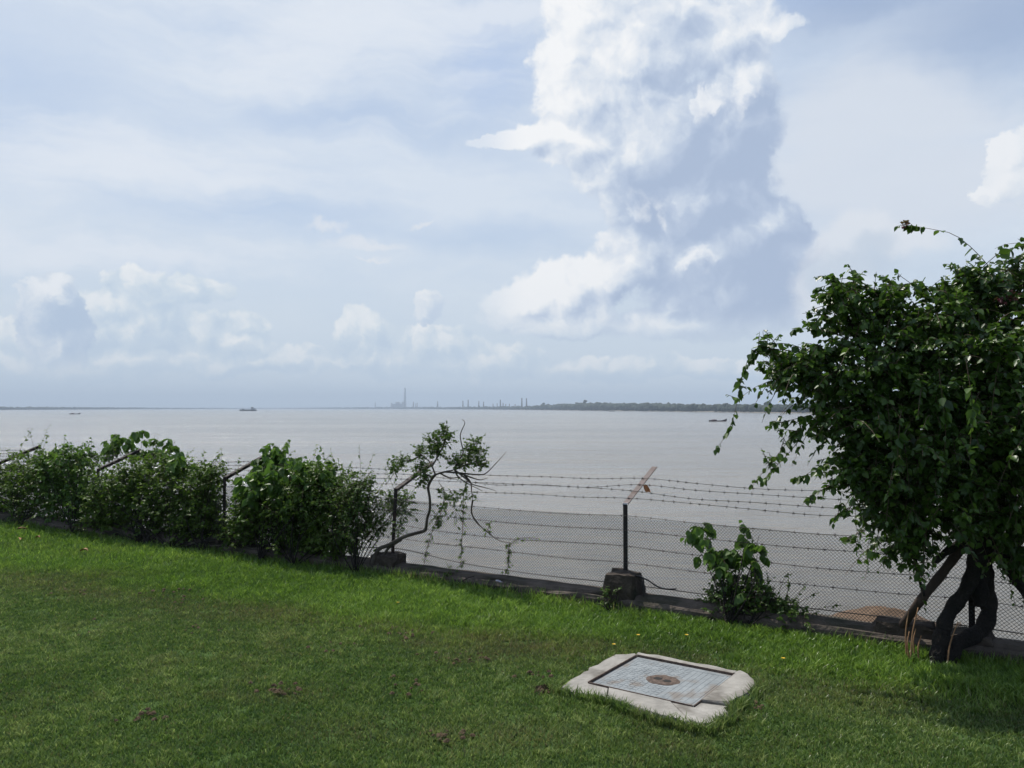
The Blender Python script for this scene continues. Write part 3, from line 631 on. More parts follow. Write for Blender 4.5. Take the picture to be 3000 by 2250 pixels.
# hanging vines on the mesh
def vine(pts, label, nl, size=.032, stem_r=.003):
    q = [cz(*p_, -.06) for p_ in pts]; o = empty('hanging_vine', q[-1], label, 'vine', 'vines hanging on the chain-link mesh')
    mb = MB(); mb.tube(spline(q, 6), stem_r, 5); mb.build('stem', M['twig'], o)
    nl = int(nl * 1.8); C = spline(q, 8); st = C[rng.integers(2, len(C), nl)]; d = nrm(rng.normal(size=(nl, 3)) + V(0, 0, -.3)); s_ = np.linspace(0, 1, 4)
    foliage_obj('foliage', o, [st[:, None] + d[:, None] * (.05 * s_)[None, :, None]], [M['leaf_hedge'], M['twig']], [3], [size], .6, .4, .8, .0014)
vine([(710, 640), (760, 740), (720, 940), (650, 1090), (600, 1260), (570, 1420)], 'vine of small leaves hanging straight below the crooked trunk bend', 26)
vine([(960, 620), (930, 760), (925, 900), (920, 1050), (912, 1200), (905, 1390)], 'long straight vine hanging down the mesh below the right branches', 32)
vine([(1340, 1175), (1325, 1230), (1325, 1330), (1320, 1400), (1290, 1460)], 'short dangling vine near the mesh bottom above the pale plastic bag', 18, .028, .0025)
vine([(1090, 990), (1160, 1010), (1140, 1060), (1130, 1080)], 'tiny leafy sprig caught in the mesh beside the thin looping branch', 8, .03, .002)
vine([(1360, 1170), (1420, 1140), (1500, 1130), (1580, 1140)], 'thin horizontal creeper shoot running along the mesh toward the tall footing', 10, .02, .002)

# ================================================================ BOUGAINVILLEA TREE AT THE RIGHT
TY = 5.25
def bp(px, py, dy=0.0): return at_depth(px, py, TY + dy)
base = ground(2720, 1925); tb = empty('bougainvillea_tree', base, 'large bougainvillea tree with a dense dark crown and twisted trunks at the right', 'tree')
mb = MB()
def limb(pts, r0, r1, n=8, dys=None):
    q = [bp(p_[0], p_[1], p_[2] if len(p_) > 2 else 0) for p_ in pts]; k = (len(q) - 1) * 7 + 1; C = spline(q, 7)
    rr = np.linspace(r0, r1, k) * (1 + .10 * np.sin(np.arange(k) * .9 + random.uniform(0, 6)) + np.random.default_rng(len(pts)).normal(0, .03, k)); mb.tube(C, rr, n)
limb([(2775, 1950, -.12), (2764, 1850, -.08), (2785, 1790), (2832, 1725), (2855, 1655), (2866, 1560), (2875, 1400), (2880, 1250)], .042, .05, 14)
limb([(2785, 1950, -.1), (2802, 1890, -.05), (2868, 1852), (2896, 1800, .02), (2890, 1730, .05), (2880, 1650, .05), (2880, 1560, .05), (2905, 1430)], .044, .06, 14)
limb([(2872, 1775, .03), (2868, 1715, .03), (2866, 1640, .03), (2866, 1580, .03), (2874, 1480)], .045, .092, 14)
limb([(2740, 1950, -.16), (2748, 1900, -.12), (2762, 1850, -.09)], .04, .05, 8)
limb([(2895, 1580), (2925, 1625), (2965, 1680), (3010, 1745), (3080, 1850, .2)], .045, .03, 8)
limb([(2690, 1560, -.1), (2683, 1645, -.1), (2706, 1745, -.1)], .009, .011, 6)
limb([(2860, 1560), (2815, 1588, -.02), (2775, 1615, -.05), (2738, 1645, -.05)], .032, .02, 8)
for q in [[(2870, 1400), (2750, 1200), (2560, 1050), (2480, 930), (2470, 860)], [(2880, 1350), (2900, 1050, .1), (2850, 860, .1)], [(2870, 1450), (2650, 1350), (2480, 1300)], [(2890, 1400, .2), (3050, 1100, .2), (3100, 850, .2)]]:
    limb(q, .045, .012, 7)
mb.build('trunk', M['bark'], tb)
def bb(px, py, rx, ry, dy=0.0, th=None):
    c = bp(px, py, dy); s_ = TY / F; return (c, V(rx * s_, th or max(.2, rx * s_ * .9), ry * s_))
crown = [bb(2560, 900, 80, 60), bb(2450, 880, 55, 50), bb(2680, 930, 120, 90), bb(2800, 920, 130, 100), bb(2930, 930, 130, 120), bb(2900, 830, 100, 50), bb(3050, 900, 130, 150), bb(2480, 1000, 70, 70), bb(2400, 1080, 75, 60), bb(2330, 1110, 60, 50),
         bb(2520, 1100, 130, 110, -.1), bb(2680, 1100, 150, 130, -.2), bb(2850, 1100, 160, 150, -.3), bb(3020, 1120, 160, 170, -.3), bb(2440, 1200, 85, 75), bb(2560, 1250, 135, 100, -.15), bb(2700, 1300, 160, 120, -.3), bb(2880, 1300, 160, 130, -.35), bb(3040, 1320, 150, 140, -.3),
         bb(2540, 1370, 85, 65, -.05), bb(2640, 1440, 105, 80, -.1), bb(2740, 1450, 130, 90, -.2), bb(2900, 1460, 110, 90, -.1), bb(3020, 1480, 120, 100, -.2), bb(2580, 1490, 55, 42), bb(2670, 1540, 55, 50), bb(2640, 1600, 40, 45), bb(2950, 1560, 60, 50, -.1), bb(2980, 1620, 40, 40, -.1), bb(2720, 1150, 200, 150, .5), bb(2950, 1250, 200, 180, .5), bb(2650, 1380, 180, 110, .45)]
sub = []
for c_, r_ in crown:
    for _ in range(4):
        d_ = nrm(rng.normal(size=3) + V(-.15, -.3, .1)); k_ = rng.uniform(.2, .4); sub.append((c_ + r_ * d_ * rng.uniform(.9, 1.25), r_ * k_ * V(1, 1, 1.1)))
P1 = np.concatenate([twigs_from_blobs([(c_, r_ * .82) for c_, r_ in crown], 2700, .13, .3, (.3, 1.0), .2), twigs_from_blobs(sub, 2700, .11, .35, (.2, 1.0), .15)])
P2 = twigs_from_blobs(crown + sub, 900, .26, .15, (.8, 1.05), .5)
Psp = []
sprays = [[(2650, 880), (2480, 830), (2410, 840), (2385, 850)], [(2480, 850), (2450, 815), (2430, 805)], [(2560, 860), (2500, 800), (2510, 797)], [(2560, 850), (2570, 850), (2575, 855)], [(2480, 960), (2420, 925), (2380, 918), (2350, 918)], [(2480, 990), (2400, 965), (2330, 965), (2322, 970)], [(2440, 1060), (2320, 1010), (2250, 1010), (2200, 1030)],
          [(2420, 1060), (2300, 1025), (2220, 1030), (2180, 1080), (2165, 1150), (2150, 1220), (2130, 1270), (2095, 1320)], [(2340, 1030), (2230, 1020), (2200, 1040), (2195, 1080)], [(2340, 1100), (2280, 1090), (2250, 1100)],
          [(2400, 1220), (2330, 1270), (2280, 1330), (2230, 1390), (2200, 1430)], [(2350, 1280), (2300, 1340), (2250, 1390), (2235, 1420)], [(2400, 1210), (2300, 1235), (2240, 1250)], [(2450, 1380), (2370, 1390), (2320, 1405)], [(2440, 1420), (2380, 1450), (2350, 1480)], [(2500, 1480), (2450, 1510), (2440, 1545)],
          [(2560, 1540), (2500, 1570), (2470, 1590)], [(2650, 1560), (2600, 1620), (2590, 1650)], [(2660, 1580), (2680, 1640), (2710, 1680)], [(2940, 1580), (2960, 1640), (2985, 1700)],
          [(2930, 830), (2880, 760), (2800, 690), (2720, 670), (2660, 660), (2630, 662)], [(2860, 800), (2930, 740), (2990, 720), (3040, 690)], [(2920, 830), (2980, 770), (3060, 780)], [(2700, 870), (2680, 840), (2640, 810), (2630, 800)], [(2830, 860), (2800, 790), (2790, 770)], [(2600, 880), (2570, 860)], [(2860, 860), (2840, 800), (2830, 760)],
          [(2700, 870), (2730, 840), (2760, 815)], [(2990, 840), (2980, 780), (2990, 750)], [(2750, 1080, -.7), (2770, 1250, -.7), (2760, 1400, -.65)], [(2830, 1050, -.8), (2850, 1200, -.8), (2840, 1330, -.75)], [(2640, 1200, -.6), (2630, 1330, -.6), (2640, 1420, -.6)]]
for q in sprays:
    pts = [bp(p_[0], p_[1], p_[2] if len(p_) > 2 else -.03) for p_ in q]; L = sum(np.linalg.norm(np.diff(pts, axis=0), axis=1)); Psp.append((curve_twig(pts, 14), max(7, int(L * 40))))
# side shoots along the sprays
ss_ = []
for P, n_ in Psp[:20]:
    for f_ in rng.uniform(.0, .75, 5):
        i = int(f_ * 12); d = nrm(rng.normal(size=3) + V(0, 0, .3)); ss_.append(P[0, i][None] + d[None] * np.linspace(0, .12, 5)[:, None])
cr = foliage_obj('crown', tb, [P1, P2, np.array(ss_)] + [p_ for p_, _ in Psp], [M['leaf'], M['twig']], [8, 9, 6] + [n_ for _, n_ in Psp], [.060, .058, .054] + [.072] * len(Psp), .65, .75, 1.0, .0032)
for q in ((2938, 872, 14, 10, -.25, .05), (2965, 866, 10, 8, -.25, .05), (2650, 660, 7, 5, 0, .02)):
    P = twigs_from_blobs([bb(*q)], 9, .04, .3); foliage_obj('flower', tb, [P], [M['bract'], M['twig']], [5], [.026], .2, .5, 1.1, .0015)

# leaning log beside the trunk
mb = MB(); q = [ground(2640, 1850, .0) * 0 + fl(2640, 1838, -.12), bp(2700, 1755, .05), bp(2760, 1680, .05), bp(2830, 1585, .1)]
mb.tube(spline(q, 8), np.linspace(.028, .032, 25) * (1 + .06 * np.sin(np.arange(25))), 9)
tag(mb.build('leaning_log', M['wood']), 'thick dark log leaning against the bougainvillea trunk from the wall', 'log')
# ledge with soil heap behind the wall
mb = MB(); a0, a1 = fl(2440, 1840, .12), fl(2800, 1880, .12)
L = np.dot(a1 - a0, U); cen = (a0 + a1) / 2 + NRM * .5; zt = -.10
n_ = 16; rows = []
for i in range(n_ + 1):
    b_ = a0 + U * L * i / n_; b_ = V(b_[0], b_[1], 0)
    for o_, z in ((.02, -.9), (.02, zt - .03), (.06, zt), (.95, zt + .01), (1.0, zt - .04), (1.0, -.9)): rows.append(b_ + NRM * (o_ + random.gauss(0, .012)) + V(0, 0, z + random.gauss(0, .01)))
mb.add(rows, [(i * 6 + k, (i + 1) * 6 + k, (i + 1) * 6 + k + 1, i * 6 + k + 1) for i in range(n_) for k in range(5)] + [(0, 1, 2, 3, 4, 5), tuple(n_ * 6 + k for k in (5, 4, 3, 2, 1, 0))])
for s_ in (.2, .8):
    for o_ in (.2, .8): mb.box(V(*(a0 + U * L * s_)[:2], 0) + NRM * o_ + V(0, 0, (WATER - .9) / 2), (.12, .12, (-.9 - WATER) / 2 + .02), (U, NRM, V(0, 0, 1)))
tag(mb.build('concrete_ledge', M['oldconc']), 'dark broken concrete ledge jutting out behind the wall near the big tree', 'ledge')
mb = MB(); hc = V(*fl(2600, 1800, .55)[:2], zt); nr, na = 10, 36; vs = [hc + V(0, 0, .2)]
for i in range(1, nr + 1):
    r = i / nr
    for j in range(na):
        a = 2 * PI * j / na; z = .2 * (1 - r ** 1.5) + random.gauss(0, .006)
        vs.append(hc + U * math.cos(a) * r * .52 * (1 + .12 * math.sin(3 * a)) + NRM * math.sin(a) * r * .4 + V(0, 0, max(z, 0) if i < nr else -.02))
mb.add(vs, [(0, 1 + j, 1 + (j + 1) % na) for j in range(na)] + [(1 + (i - 1) * na + j, 1 + i * na + j, 1 + i * na + (j + 1) % na, 1 + (i - 1) * na + (j + 1) % na) for i in range(1, nr) for j in range(na)], 0, True)
tag(mb.build('soil_heap', M['heap']), 'reddish brown heap of soil on the ledge behind the fence, left of the big trunk', 'soil heap')
mb = MB(); q = fl(2650, 1880, -.06); rock_block(mb, V(q[0], q[1], .105), (.20, .11, .055), .01)
tag(mb.build('concrete_block', M['oldconc']), 'low dark concrete block sitting on the wall left of the big trunk', 'block')
b_ = ground(2690, 1938); o = empty('dry_stalks', b_, 'tall pale dry stalks standing before the base of the big trunk', 'weed')
for px, py, px2, py2 in [(2656, 1930, 2662, 1790), (2668, 1940, 2690, 1780), (2680, 1925, 2683, 1842), (2692, 1940, 2699, 1862), (2664, 1935, 2664, 1850), (2774, 1955, 2806, 1822)]:
    a_ = ground(px, py); z_ = at_depth(px2, py2, a_[1] + .03); mb = MB(); mb.tube(spline([a_, (a_ + z_) / 2 + V(-.012, 0, .01), z_], 5), np.linspace(.006, .003, 11), 5); mb.build('stalk', M['dry'], o)
mb = MB(); q = fl(2462, 1850, .16); mb.tube([V(q[0], q[1], zt - .05), V(q[0], q[1], zt + .03), V(q[0] + .01, q[1], zt + .085)], [.035, .04, .028], 8)
tag(mb.build('wooden_stump', M['bark']), 'short dark stump on the left corner of the ledge below the reddish heap', 'stump')

# ================================================================ SMALL THINGS ON THE LAWN
for px, py, lab, hgt in [(1797, 1905, 'brightest yellow flower in the grass touching the back left corner of the slab', .06), (1868, 1872, 'yellow flower behind the back edge of the slab, toward the tall footing', .05), (2010, 1872, 'yellow flower in the grass between the slab and the lone broad-leaved plant', .05), (2293, 1945, 'yellow flower in the grass right of the slab', .055), (1165, 1770, 'lone yellow flower on the lawn below the crooked tree', .04)]:
    b_ = ground(px, py + 10); o = empty('yellow_flower', b_, lab, 'flower', 'yellow flowers in the grass')
    mb = MB(); mb.tube([b_, b_ + V(.004, 0, hgt)], .0015, 4); mb.build('stem', M['grass'], o)
    n_ = 7; a = np.linspace(0, 2 * PI, n_, endpoint=False); t_ = np.stack([np.cos(a), np.sin(a), 0 * a + .35], -1); v, f = leaf_mesh_arrays(np.repeat((b_ + V(.004, 0, hgt))[None], n_, 0), t_, np.tile(V(0, 0, 1), (n_, 1)), np.full(n_, .015), 1.3)
    link('petals', np_mesh('petals', v, [f], {'shade': np.repeat(rng.random(n_), 8)}), M['petal'], o)
for px, py, s_, lab in [(62, 1593, .09, 'curled brown dead leaf near the hedge, nearest the left edge of the lawn'), (66, 1562, .11, 'dark dead leaf on the grass right at the left end of the hedge'), (245, 1627, .09, 'pale brown dead leaf lying alone on the lawn before the hedge'), (110, 1588, .06, 'small tan dead leaf just right of the curled brown one')]:
    b_ = ground(px, py); a = random.uniform(0, 6); mb = MB(); vs = []
    for i in range(7):
        f_ = i / 6; w_ = s_ * .28 * math.sin(PI * min(f_ + .08, 1)) + .002
        for j in (-1, 0, 1): vs.append(b_ + V(math.cos(a), math.sin(a), 0) * s_ * (f_ - .5) + V(-math.sin(a), math.cos(a), 0) * w_ * j + V(0, 0, .05 + .018 * abs(j) + .012 * math.sin(f_ * 4)))
    mb.add(vs, [(i * 3 + j, i * 3 + j + 1, i * 3 + j + 4, i * 3 + j + 3) for i in range(6) for j in range(2)], 0, True)
    tag(mb.build('dead_leaf', M['dry']), lab, 'leaf', 'dead leaves on the lawn')
for px, py, r, lab in [(1597, 2030, .09, 'dark crumbly soil mound on the grass at the left tip of the slab'), (55, 1556, .07, 'low dark clod in the grass at the left frame edge by the hedge')]:
    b_ = ground(px, py); nr, na = 9, 28; vs = [b_ + V(0, 0, r * .45)]
    for i in range(1, nr + 1):
        for j in range(na): a_ = 2 * PI * j / na; k_ = i / nr; vs.append(b_ + V(math.cos(a_), math.sin(a_) * .85, 0) * r * k_ * (1.1 + .2 * math.sin(3 * a_ + 1)) + V(random.gauss(0, .004), random.gauss(0, .004), r * .45 * (1 - k_ ** 1.4) + random.gauss(0, .007) - (.01 if i == nr else 0)))
    mb = MB(); mb.add(vs, [(0, 1 + j, 1 + (j + 1) % na) for j in range(na)] + [(1 + (i - 1) * na + j, 1 + i * na + j, 1 + i * na + (j + 1) % na, 1 + (i - 1) * na + (j + 1) % na) for i in range(1, nr) for j in range(na)])
    tag(mb.build('soil_clod', M['soil']), lab, 'soil')

# ================================================================ RIVER, FAR BANKS, BOATS
mb = MB(); E = 11500
me = bpy.data.meshes.new('river'); 
gx = np.array([-E, -3000, -600, -120, 0, 120, 600, 3000, E]); gy = np.array([-E, -200, 4, 60, 300, 1500, 5000, E])
Xg, Yg = np.meshgrid(gx, gy); gi = np.arange(Xg.size).reshape(Xg.shape)
me = np_mesh('river', np.stack([Xg, Yg, 0 * Xg + WATER], -1).reshape(-1, 3), [np.stack([gi[:-1, :-1], gi[:-1, 1:], gi[1:, 1:], gi[1:, :-1]], -1).reshape(-1, 4)])
tag(link('river', me, M['water']), kind='structure')
def bank_pts(pts): return [on_water(*p_) for p_ in pts]
def land(name, pts, hz, depth):
    mb = MB(); B = spline(pts, 4); vs = []
    for p_ in B:
        d = nrm(V(p_[0], p_[1], 0)); vs += [p_ + V(0, 0, -.4), p_ + d * 6 + V(0, 0, hz * .5), p_ + d * 40 + V(0, 0, hz), p_ + d * depth + V(0, 0, hz)]
    mb.add(vs, [(i * 4 + k, (i + 1) * 4 + k, (i + 1) * 4 + k + 1, i * 4 + k + 1) for i in range(len(B) - 1) for k in range(3)])
    tag(mb.build(name, M['farland']), kind='structure'); return B
RB = land('right_bank', bank_pts([(6500, 1262), (5000, 1243), (3700, 1227), (3000, 1219), (2500, 1212), (2250, 1209.5), (2000, 1206), (1800, 1203.5), (1600, 1201.5), (1400, 1199.7), (1200, 1198.6), (1000, 1198.2), (800, 1197.8)]), 2.0, 600)
LB = land('left_bank', bank_pts([(-700, 1205), (0, 1201.0), (250, 1199.8), (500, 1198.6), (750, 1197.9), (900, 1197.6)]), 1.5, 500)
def ico(): 
    import bmesh
    bm = bmesh.new(); bmesh.ops.create_icosphere(bm, subdivisions=2, radius=1); v = np.array([q.co[:] for q in bm.verts]); f = np.array([[q.index for q in p_.verts] for p_ in bm.faces]); bm.free(); return v, f
IV, IF = ico()
def wood(name, B, n, hfun, label, depth=90, sx=.55):
    L = np.concatenate([[0], np.cumsum(np.linalg.norm(np.diff(B, axis=0), axis=1))]); vs, fs = [], []
    for i in range(n):
        # even spread over the picture angle, so that the far end stays closed
        f_ = rng.random() * (len(B) - 1); k = int(f_); p_ = B[k] + (B[k + 1] - B[k]) * (f_ - k); d = nrm(V(p_[0], p_[1], 0))
        px = 1500 + F * p_[0] / p_[1]; H = hfun(px) * rng.uniform(.55, 1.12)
        if H <= 0: continue
        c = p_ + d * rng.uniform(14, depth); w_ = H * rng.uniform(.35, .75) * sx / .55
        q = IV * (1 + rng.normal(0, .16, (len(IV), 1))) * V(w_, w_, H * rng.uniform(.38, .52)) + V(c[0], c[1], WATER + H * .55)
        fs.append(IF + len(vs) * len(IV)); vs.append(q)
    me = np_mesh(name, np.vstack(vs), [np.vstack(fs)]); tag(link(name, me, M['farwood']), label, 'trees', kind='stuff')
def hR(px): return np.interp(px, [800, 1000, 1150, 1400, 1560, 1600, 1750, 2000, 2250, 3000], [13, 17, 19, 17, 16, 22, 23, 16, 13, 14])
wood('far_trees', RB, 3000, hR, 'belt of dark trees along the far right river bank', 110)
wood('far_trees', LB, 1100, lambda px: np.interp(px, [-500, 0, 400, 750, 900], [10, 14, 13, 11, 8]), 'thin hazy line of trees on the distant left bank', 90, .9)
def at_bank(px, back=30):
    d = ray(px, 1190); best = None
    for i in range(len(RB) - 1):
        a, b_ = 1500 + F * RB[i][0] / RB[i][1], 1500 + F * RB[i + 1][0] / RB[i + 1][1]
        if min(a, b_) <= px <= max(a, b_):
            f_ = (px - a) / (b_ - a); q = RB[i] + (RB[i + 1] - RB[i]) * f_; h = nrm(V(q[0], q[1], 0)); return q + h * back
    return RB[-1]
def hgt(px, py, p_): return (on_depth_z(px, py, p_[1]) - WATER)
def on_depth_z(px, py, Y): return at_depth(px, py, Y)[2]
CH = [(1100, 1178, 1.6, 'faint short chimney far left of the power station', 'plant'), (1147, 1180, 1.8, 'short stack just left of the power station block', 'plant'), (1187, 1137, 3.0, 'very tall pale chimney at the right end of the power station', 'plant'),
      (1212, 1177, 1.7, 'first dark chimney right of the tall pale one', 'brick'), (1219, 1182, 1.2, 'left one of a close pair of short dark chimneys', 'brick'), (1223, 1180, 1.2, 'right one of a close pair of short dark chimneys', 'brick'), (1283, 1176, 1.7, 'solitary dark chimney midway between the power station and the kilns', 'brick'),
      (1357, 1174, 1.8, 'left chimney of the spaced pair left of the kiln cluster', 'brick'), (1373, 1171, 1.8, 'right chimney of the spaced pair left of the kiln cluster', 'brick'), (1403, 1175, 1.6, 'slim chimney opening the kiln cluster on its left', 'brick'), (1418, 1177, 1.6, 'second slim chimney in the left part of the kiln cluster', 'brick'),
      (1467, 1171, 1.8, 'tallest chimney in the middle of the kiln cluster', 'brick'), (1530, 1166, 2.0, 'left twin of the two tall dark chimneys where the wood begins', 'brick'), (1543, 1167, 2.0, 'right twin of the two tall dark chimneys where the wood begins', 'brick'),
      (1445, 1182, 1.2, 'short stack left of the tallest kiln chimney', 'brick'), (1457, 1181, 1.2, 'short stack touching the left side of the tallest kiln chimney', 'brick'), (1475, 1180, 1.3, 'short stack touching the right side of the tallest kiln chimney', 'brick'), (1483, 1183, 1.2, 'low stack two places right of the tallest kiln chimney', 'brick'), (1493, 1183, 1.3, 'low stack midway between the tallest kiln chimney and the twins', 'brick'), (1510, 1184, 1.2, 'lowest stack just left of the twin chimneys', 'brick')]
for px, py, wpx, lab, mt in CH:
    p_ = at_bank(px, 60 if px != 1187 else 320); s_ = p_[1] / F; H = on_depth_z(px, py, p_[1]) - WATER; r = wpx * s_ * 1.0
    mb = MB(); mb.tube([p_ + V(0, 0, .0), p_ + V(0, 0, H * .5), p_ + V(0, 0, H)], [r * 1.35, r * 1.05, r * .8], 12); mb.tube([p_ + V(0, 0, H * .985), p_ + V(0, 0, H * 1.005)], [r * .95, r * .95], 12)
    tag(mb.build('chimney', M[mt]), lab, 'chimney', 'chimneys on the far bank')
p_ = at_bank(1170, 300); s_ = p_[1] / F
ps = empty('power_station', (p_[0], p_[1], WATER + 1), 'pale blocky power station on the far bank beside the very tall chimney', 'power station')
def pbox(name, x0, x1, ytop, dz=40, back=0):
    h = on_depth_z(x0, ytop, p_[1]); xa, xb = at_depth(x0, 1190, p_[1] + back)[0], at_depth(x1, 1190, p_[1] + back)[0]; mb = MB()
    mb.box(((xa + xb) / 2, p_[1] + back, (WATER + h) / 2), ((xb - xa) / 2, dz, (h - WATER) / 2)); mb.box(((xa + xb) / 2, p_[1] + back, h + 1.2), ((xb - xa) / 2 * 1.02, dz * 1.02, 1.2)); mb.build(name, M['plant'], ps)
pbox('turbine_hall', 1151, 1184, 1184); pbox('boiler_house', 1161, 1171, 1178, 50, 100); pbox('boiler_house', 1179, 1185.5, 1178, 50, 100); pbox('conveyor_tower', 1146, 1149.5, 1182, 20, 60)
# trees that stand out of the far belt
def far_tree(px, ytop, wpx, lab, back=70):
    p_ = at_bank(px, back); s_ = p_[1] / F; H = on_depth_z(px, ytop, p_[1]) - WATER; o = empty('far_tree', (p_[0], p_[1], WATER + 1.5), lab, 'tree', 'trees standing above the far belt')
    mb = MB(); mb.tube([p_, p_ + V(0, 0, H * .75)], [wpx * s_ * .12, wpx * s_ * .07], 6); mb.build('trunk', M['bark'], o)
    vs, fs = [], []
    for i in range(9):
        q = IV * (1 + rng.normal(0, .15, (len(IV), 1))) * wpx * s_ * rng.uniform(.28, .42) * V(1, 1, .75) + p_ + V(rng.normal(0, wpx * s_ * .2), rng.normal(0, wpx * s_ * .2), H * rng.uniform(.62, .93)); fs.append(IF + i * len(IV)); vs.append(q)
    link('crown', np_mesh('crown', np.vstack(vs), [np.vstack(fs)]), M['farwood'], o)
far_tree(1714, 1171, 11, 'tallest round tree rising above the belt on the far right bank')
far_tree(1689, 1176, 6, 'narrow tree just left of the tallest tree on the far bank')
far_tree(1593, 1180, 9, 'bushy tree near the left end of the far belt by the twin chimneys')
far_tree(1790, 1178, 7, 'pointed tree on the far belt right of the tallest tree')
far_tree(2248, 1176, 16, 'broad tree on the far bank partly behind the bougainvillea leaves')

def hull(mb, L, B_, H, bow, stern, n=14, mi=0):
    vs = []; S_ = np.linspace(-1, 1, n)
    for s_ in S_:
        sheer = (bow * max(s_, 0) ** 2.6 + stern * max(-s_, 0) ** 3) * H; w_ = B_ / 2 * max(.06, (1 - abs(s_) ** 2.8)); keel = sheer * .8 if abs(s_) > .55 else 0
        z0 = max(0, sheer - H * 1.0) * .9
        for y_, z in ((-w_, H + sheer), (-w_ * .75, H * .3 + z0), (0, -.3 + z0), (w_ * .75, H * .3 + z0), (w_, H + sheer), (w_ * .8, H * .75 + sheer), (-w_ * .8, H * .75 + sheer)): vs.append((s_ * L / 2, y_, z))
    mb.add(vs, [(i * 7 + k, (i + 1) * 7 + k, (i + 1) * 7 + (k + 1) % 7, i * 7 + (k + 1) % 7) for i in range(n - 1) for k in range(7)] + [tuple(range(7))[::-1], tuple((n - 1) * 7 + k for k in range(7))], mi)
def place(o_parts, root):
    for o in o_parts: o.parent = root
def country_boat(x0, x1, yb, lab, flip=1, hump=True):
    p_ = on_water((x0 + x1) / 2, yb); L = (x1 - x0) * p_[1] / F; root = empty('country_boat', p_, lab, 'boat', 'boats on the river')
    root.rotation_euler = (0, 0, .08); mb = MB(); hull(mb, L, L * .17, L * .042, 2.6, .9); me = mb.mesh('hull'); me.materials.append(M['hull']); o = bpy.data.objects.new('hull', me); COL.objects.link(o); o.parent = root
    if hump:
        mb = MB(); vs = []; ns = 8
        for i in range(6):
            xx = -L * .36 + L * .30 * i / 5; k = 1 - .25 * (abs(i - 2.5) / 2.5) ** 2
            for j in range(ns + 1): a = PI * j / ns; vs.append((xx, -math.cos(a) * L * .07, L * .035 + math.sin(a) * L * .075 * k))
        w = ns + 1; mb.add(vs, [(i * w + j, (i + 1) * w + j, (i + 1) * w + j + 1, i * w + j + 1) for i in range(5) for j in range(ns)] + [tuple(range(w)), tuple(5 * w + j for j in range(w))[::-1]])
        me = mb.mesh('cabin_roof'); me.materials.append(M['canopy']); o = bpy.data.objects.new('cabin_roof', me); COL.objects.link(o); o.parent = root
    return root
country_boat(2076, 2130, 1234.5, 'dark wooden boat with arched roof and upturned bow beside the hanging sprig')
country_boat(204, 235, 1213.5, 'small dark boat with a raised bow on the left part of the river')
country_boat(1784, 1800, 1206, 'tiny boat close under the wooded far bank at right')
country_boat(550, 561, 1198.8, 'tiniest boat on the horizon between the left boat and the cargo ship', hump=False)
p_ = on_water(727, 1204.0); L = 50 * p_[1] / F; root = empty('cargo_ship', p_, 'dark low cargo ship with its deckhouse at the right end, far out on the river', 'ship', 'boats on the river'); root.rotation_euler = (0, 0, PI)
def sub(name, mb, m_):
    me = mb.mesh(name); me.materials.append(m_); o = bpy.data.objects.new(name, me); COL.objects.link(o); o.parent = root
mb = MB(); hull(mb, L, L * .17, L * .065, .55, .15, 18); sub('hull', mb, M['ship'])
mb = MB(); mb.box((-L * .30, 0, L * .115), (L * .115, L * .06, L * .045)); mb.box((-L * .24, 0, L * .19), (L * .055, L * .055, L * .028)); mb.box((-L * .245, 0, L * .224), (L * .07, L * .06, L * .006)); sub('deckhouse', mb, M['shipw'])
mb = MB(); mb.box((L * .30, 0, L * .1), (L * .05, L * .04, L * .025)); mb.tube([(L * .33, 0, L * .07), (L * .33, 0, L * .17)], L * .006, 6); mb.box((L * .03, 0, L * .078), (L * .2, L * .05, L * .012)); sub('hatch', mb, M['ship'])

# ================================================================ HAZE
mb = MB(); mb.box((0, 0, (200 + WATER - 1) / 2), (12500, 12500, (200 - WATER + 1) / 2)); hz = mb.build('haze', []); tag(hz, kind='stuff')
m = bpy.data.materials.new('haze_air'); m.use_nodes = True; m.node_tree.nodes.clear(); t = NT(m.node_tree); out = t.n.new('ShaderNodeOutputMaterial'); pv = t.n.new('ShaderNodeVolumePrincipled')
pv.inputs['Color'].default_value = (.72, .85, 1.0, 1); pv.inputs['Density'].default_value = .00017; pv.inputs['Anisotropy'].default_value = .0
t.l.new(pv.outputs[0], out.inputs['Volume']); hz.data.materials.append(m)

# ================================================================ SKY AND LIGHT
SUN_EL, SUN_AZ = math.radians(58), math.radians(-33)       # azimuth from +Y toward +X
to_sun = Vector((math.sin(SUN_AZ) * math.cos(SUN_EL), math.cos(SUN_AZ) * math.cos(SUN_EL), math.sin(SUN_EL)))
sl = bpy.data.lights.new('sun', 'SUN'); sl.energy = 4.8; sl.angle = math.radians(.6); sl.color = (1.0, .95, .87)
so = bpy.data.objects.new('sun', sl); COL.objects.link(so); so.rotation_euler = (-to_sun).to_track_quat('-Z', 'Y').to_euler(); so.location = (-30, 30, 60)
w = bpy.data.worlds.new('World'); sc.world = w; w.use_nodes = True; t = NT(w.node_tree); t.n.clear()
sky = t.node('ShaderNodeTexSky', {'sky_type': 'NISHITA', 'sun_disc': False, 'sun_elevation': SUN_EL, 'sun_rotation': SUN_AZ, 'air_density': 1.0, 'dust_density': 1.5, 'ozone_density': 1.2})
dirv = t.node('ShaderNodeTexCoord', None, 0); sx = t.n.new('ShaderNodeSeparateXYZ'); t.l.new(dirv, sx.inputs[0])
azn = t.m('ARCTAN2', sx.outputs[0], sx.outputs[1]); eln = t.m('ARCSINE', sx.outputs[2])
cmb = t.n.new('ShaderNodeCombineXYZ'); t.l.new(azn, cmb.inputs[0]); t.l.new(eln, cmb.inputs[1]); AE = cmb.outputs[0]
def ae(px, py): d = ray(px, py); return math.atan2(d[0], d[1]), math.asin(d[2])
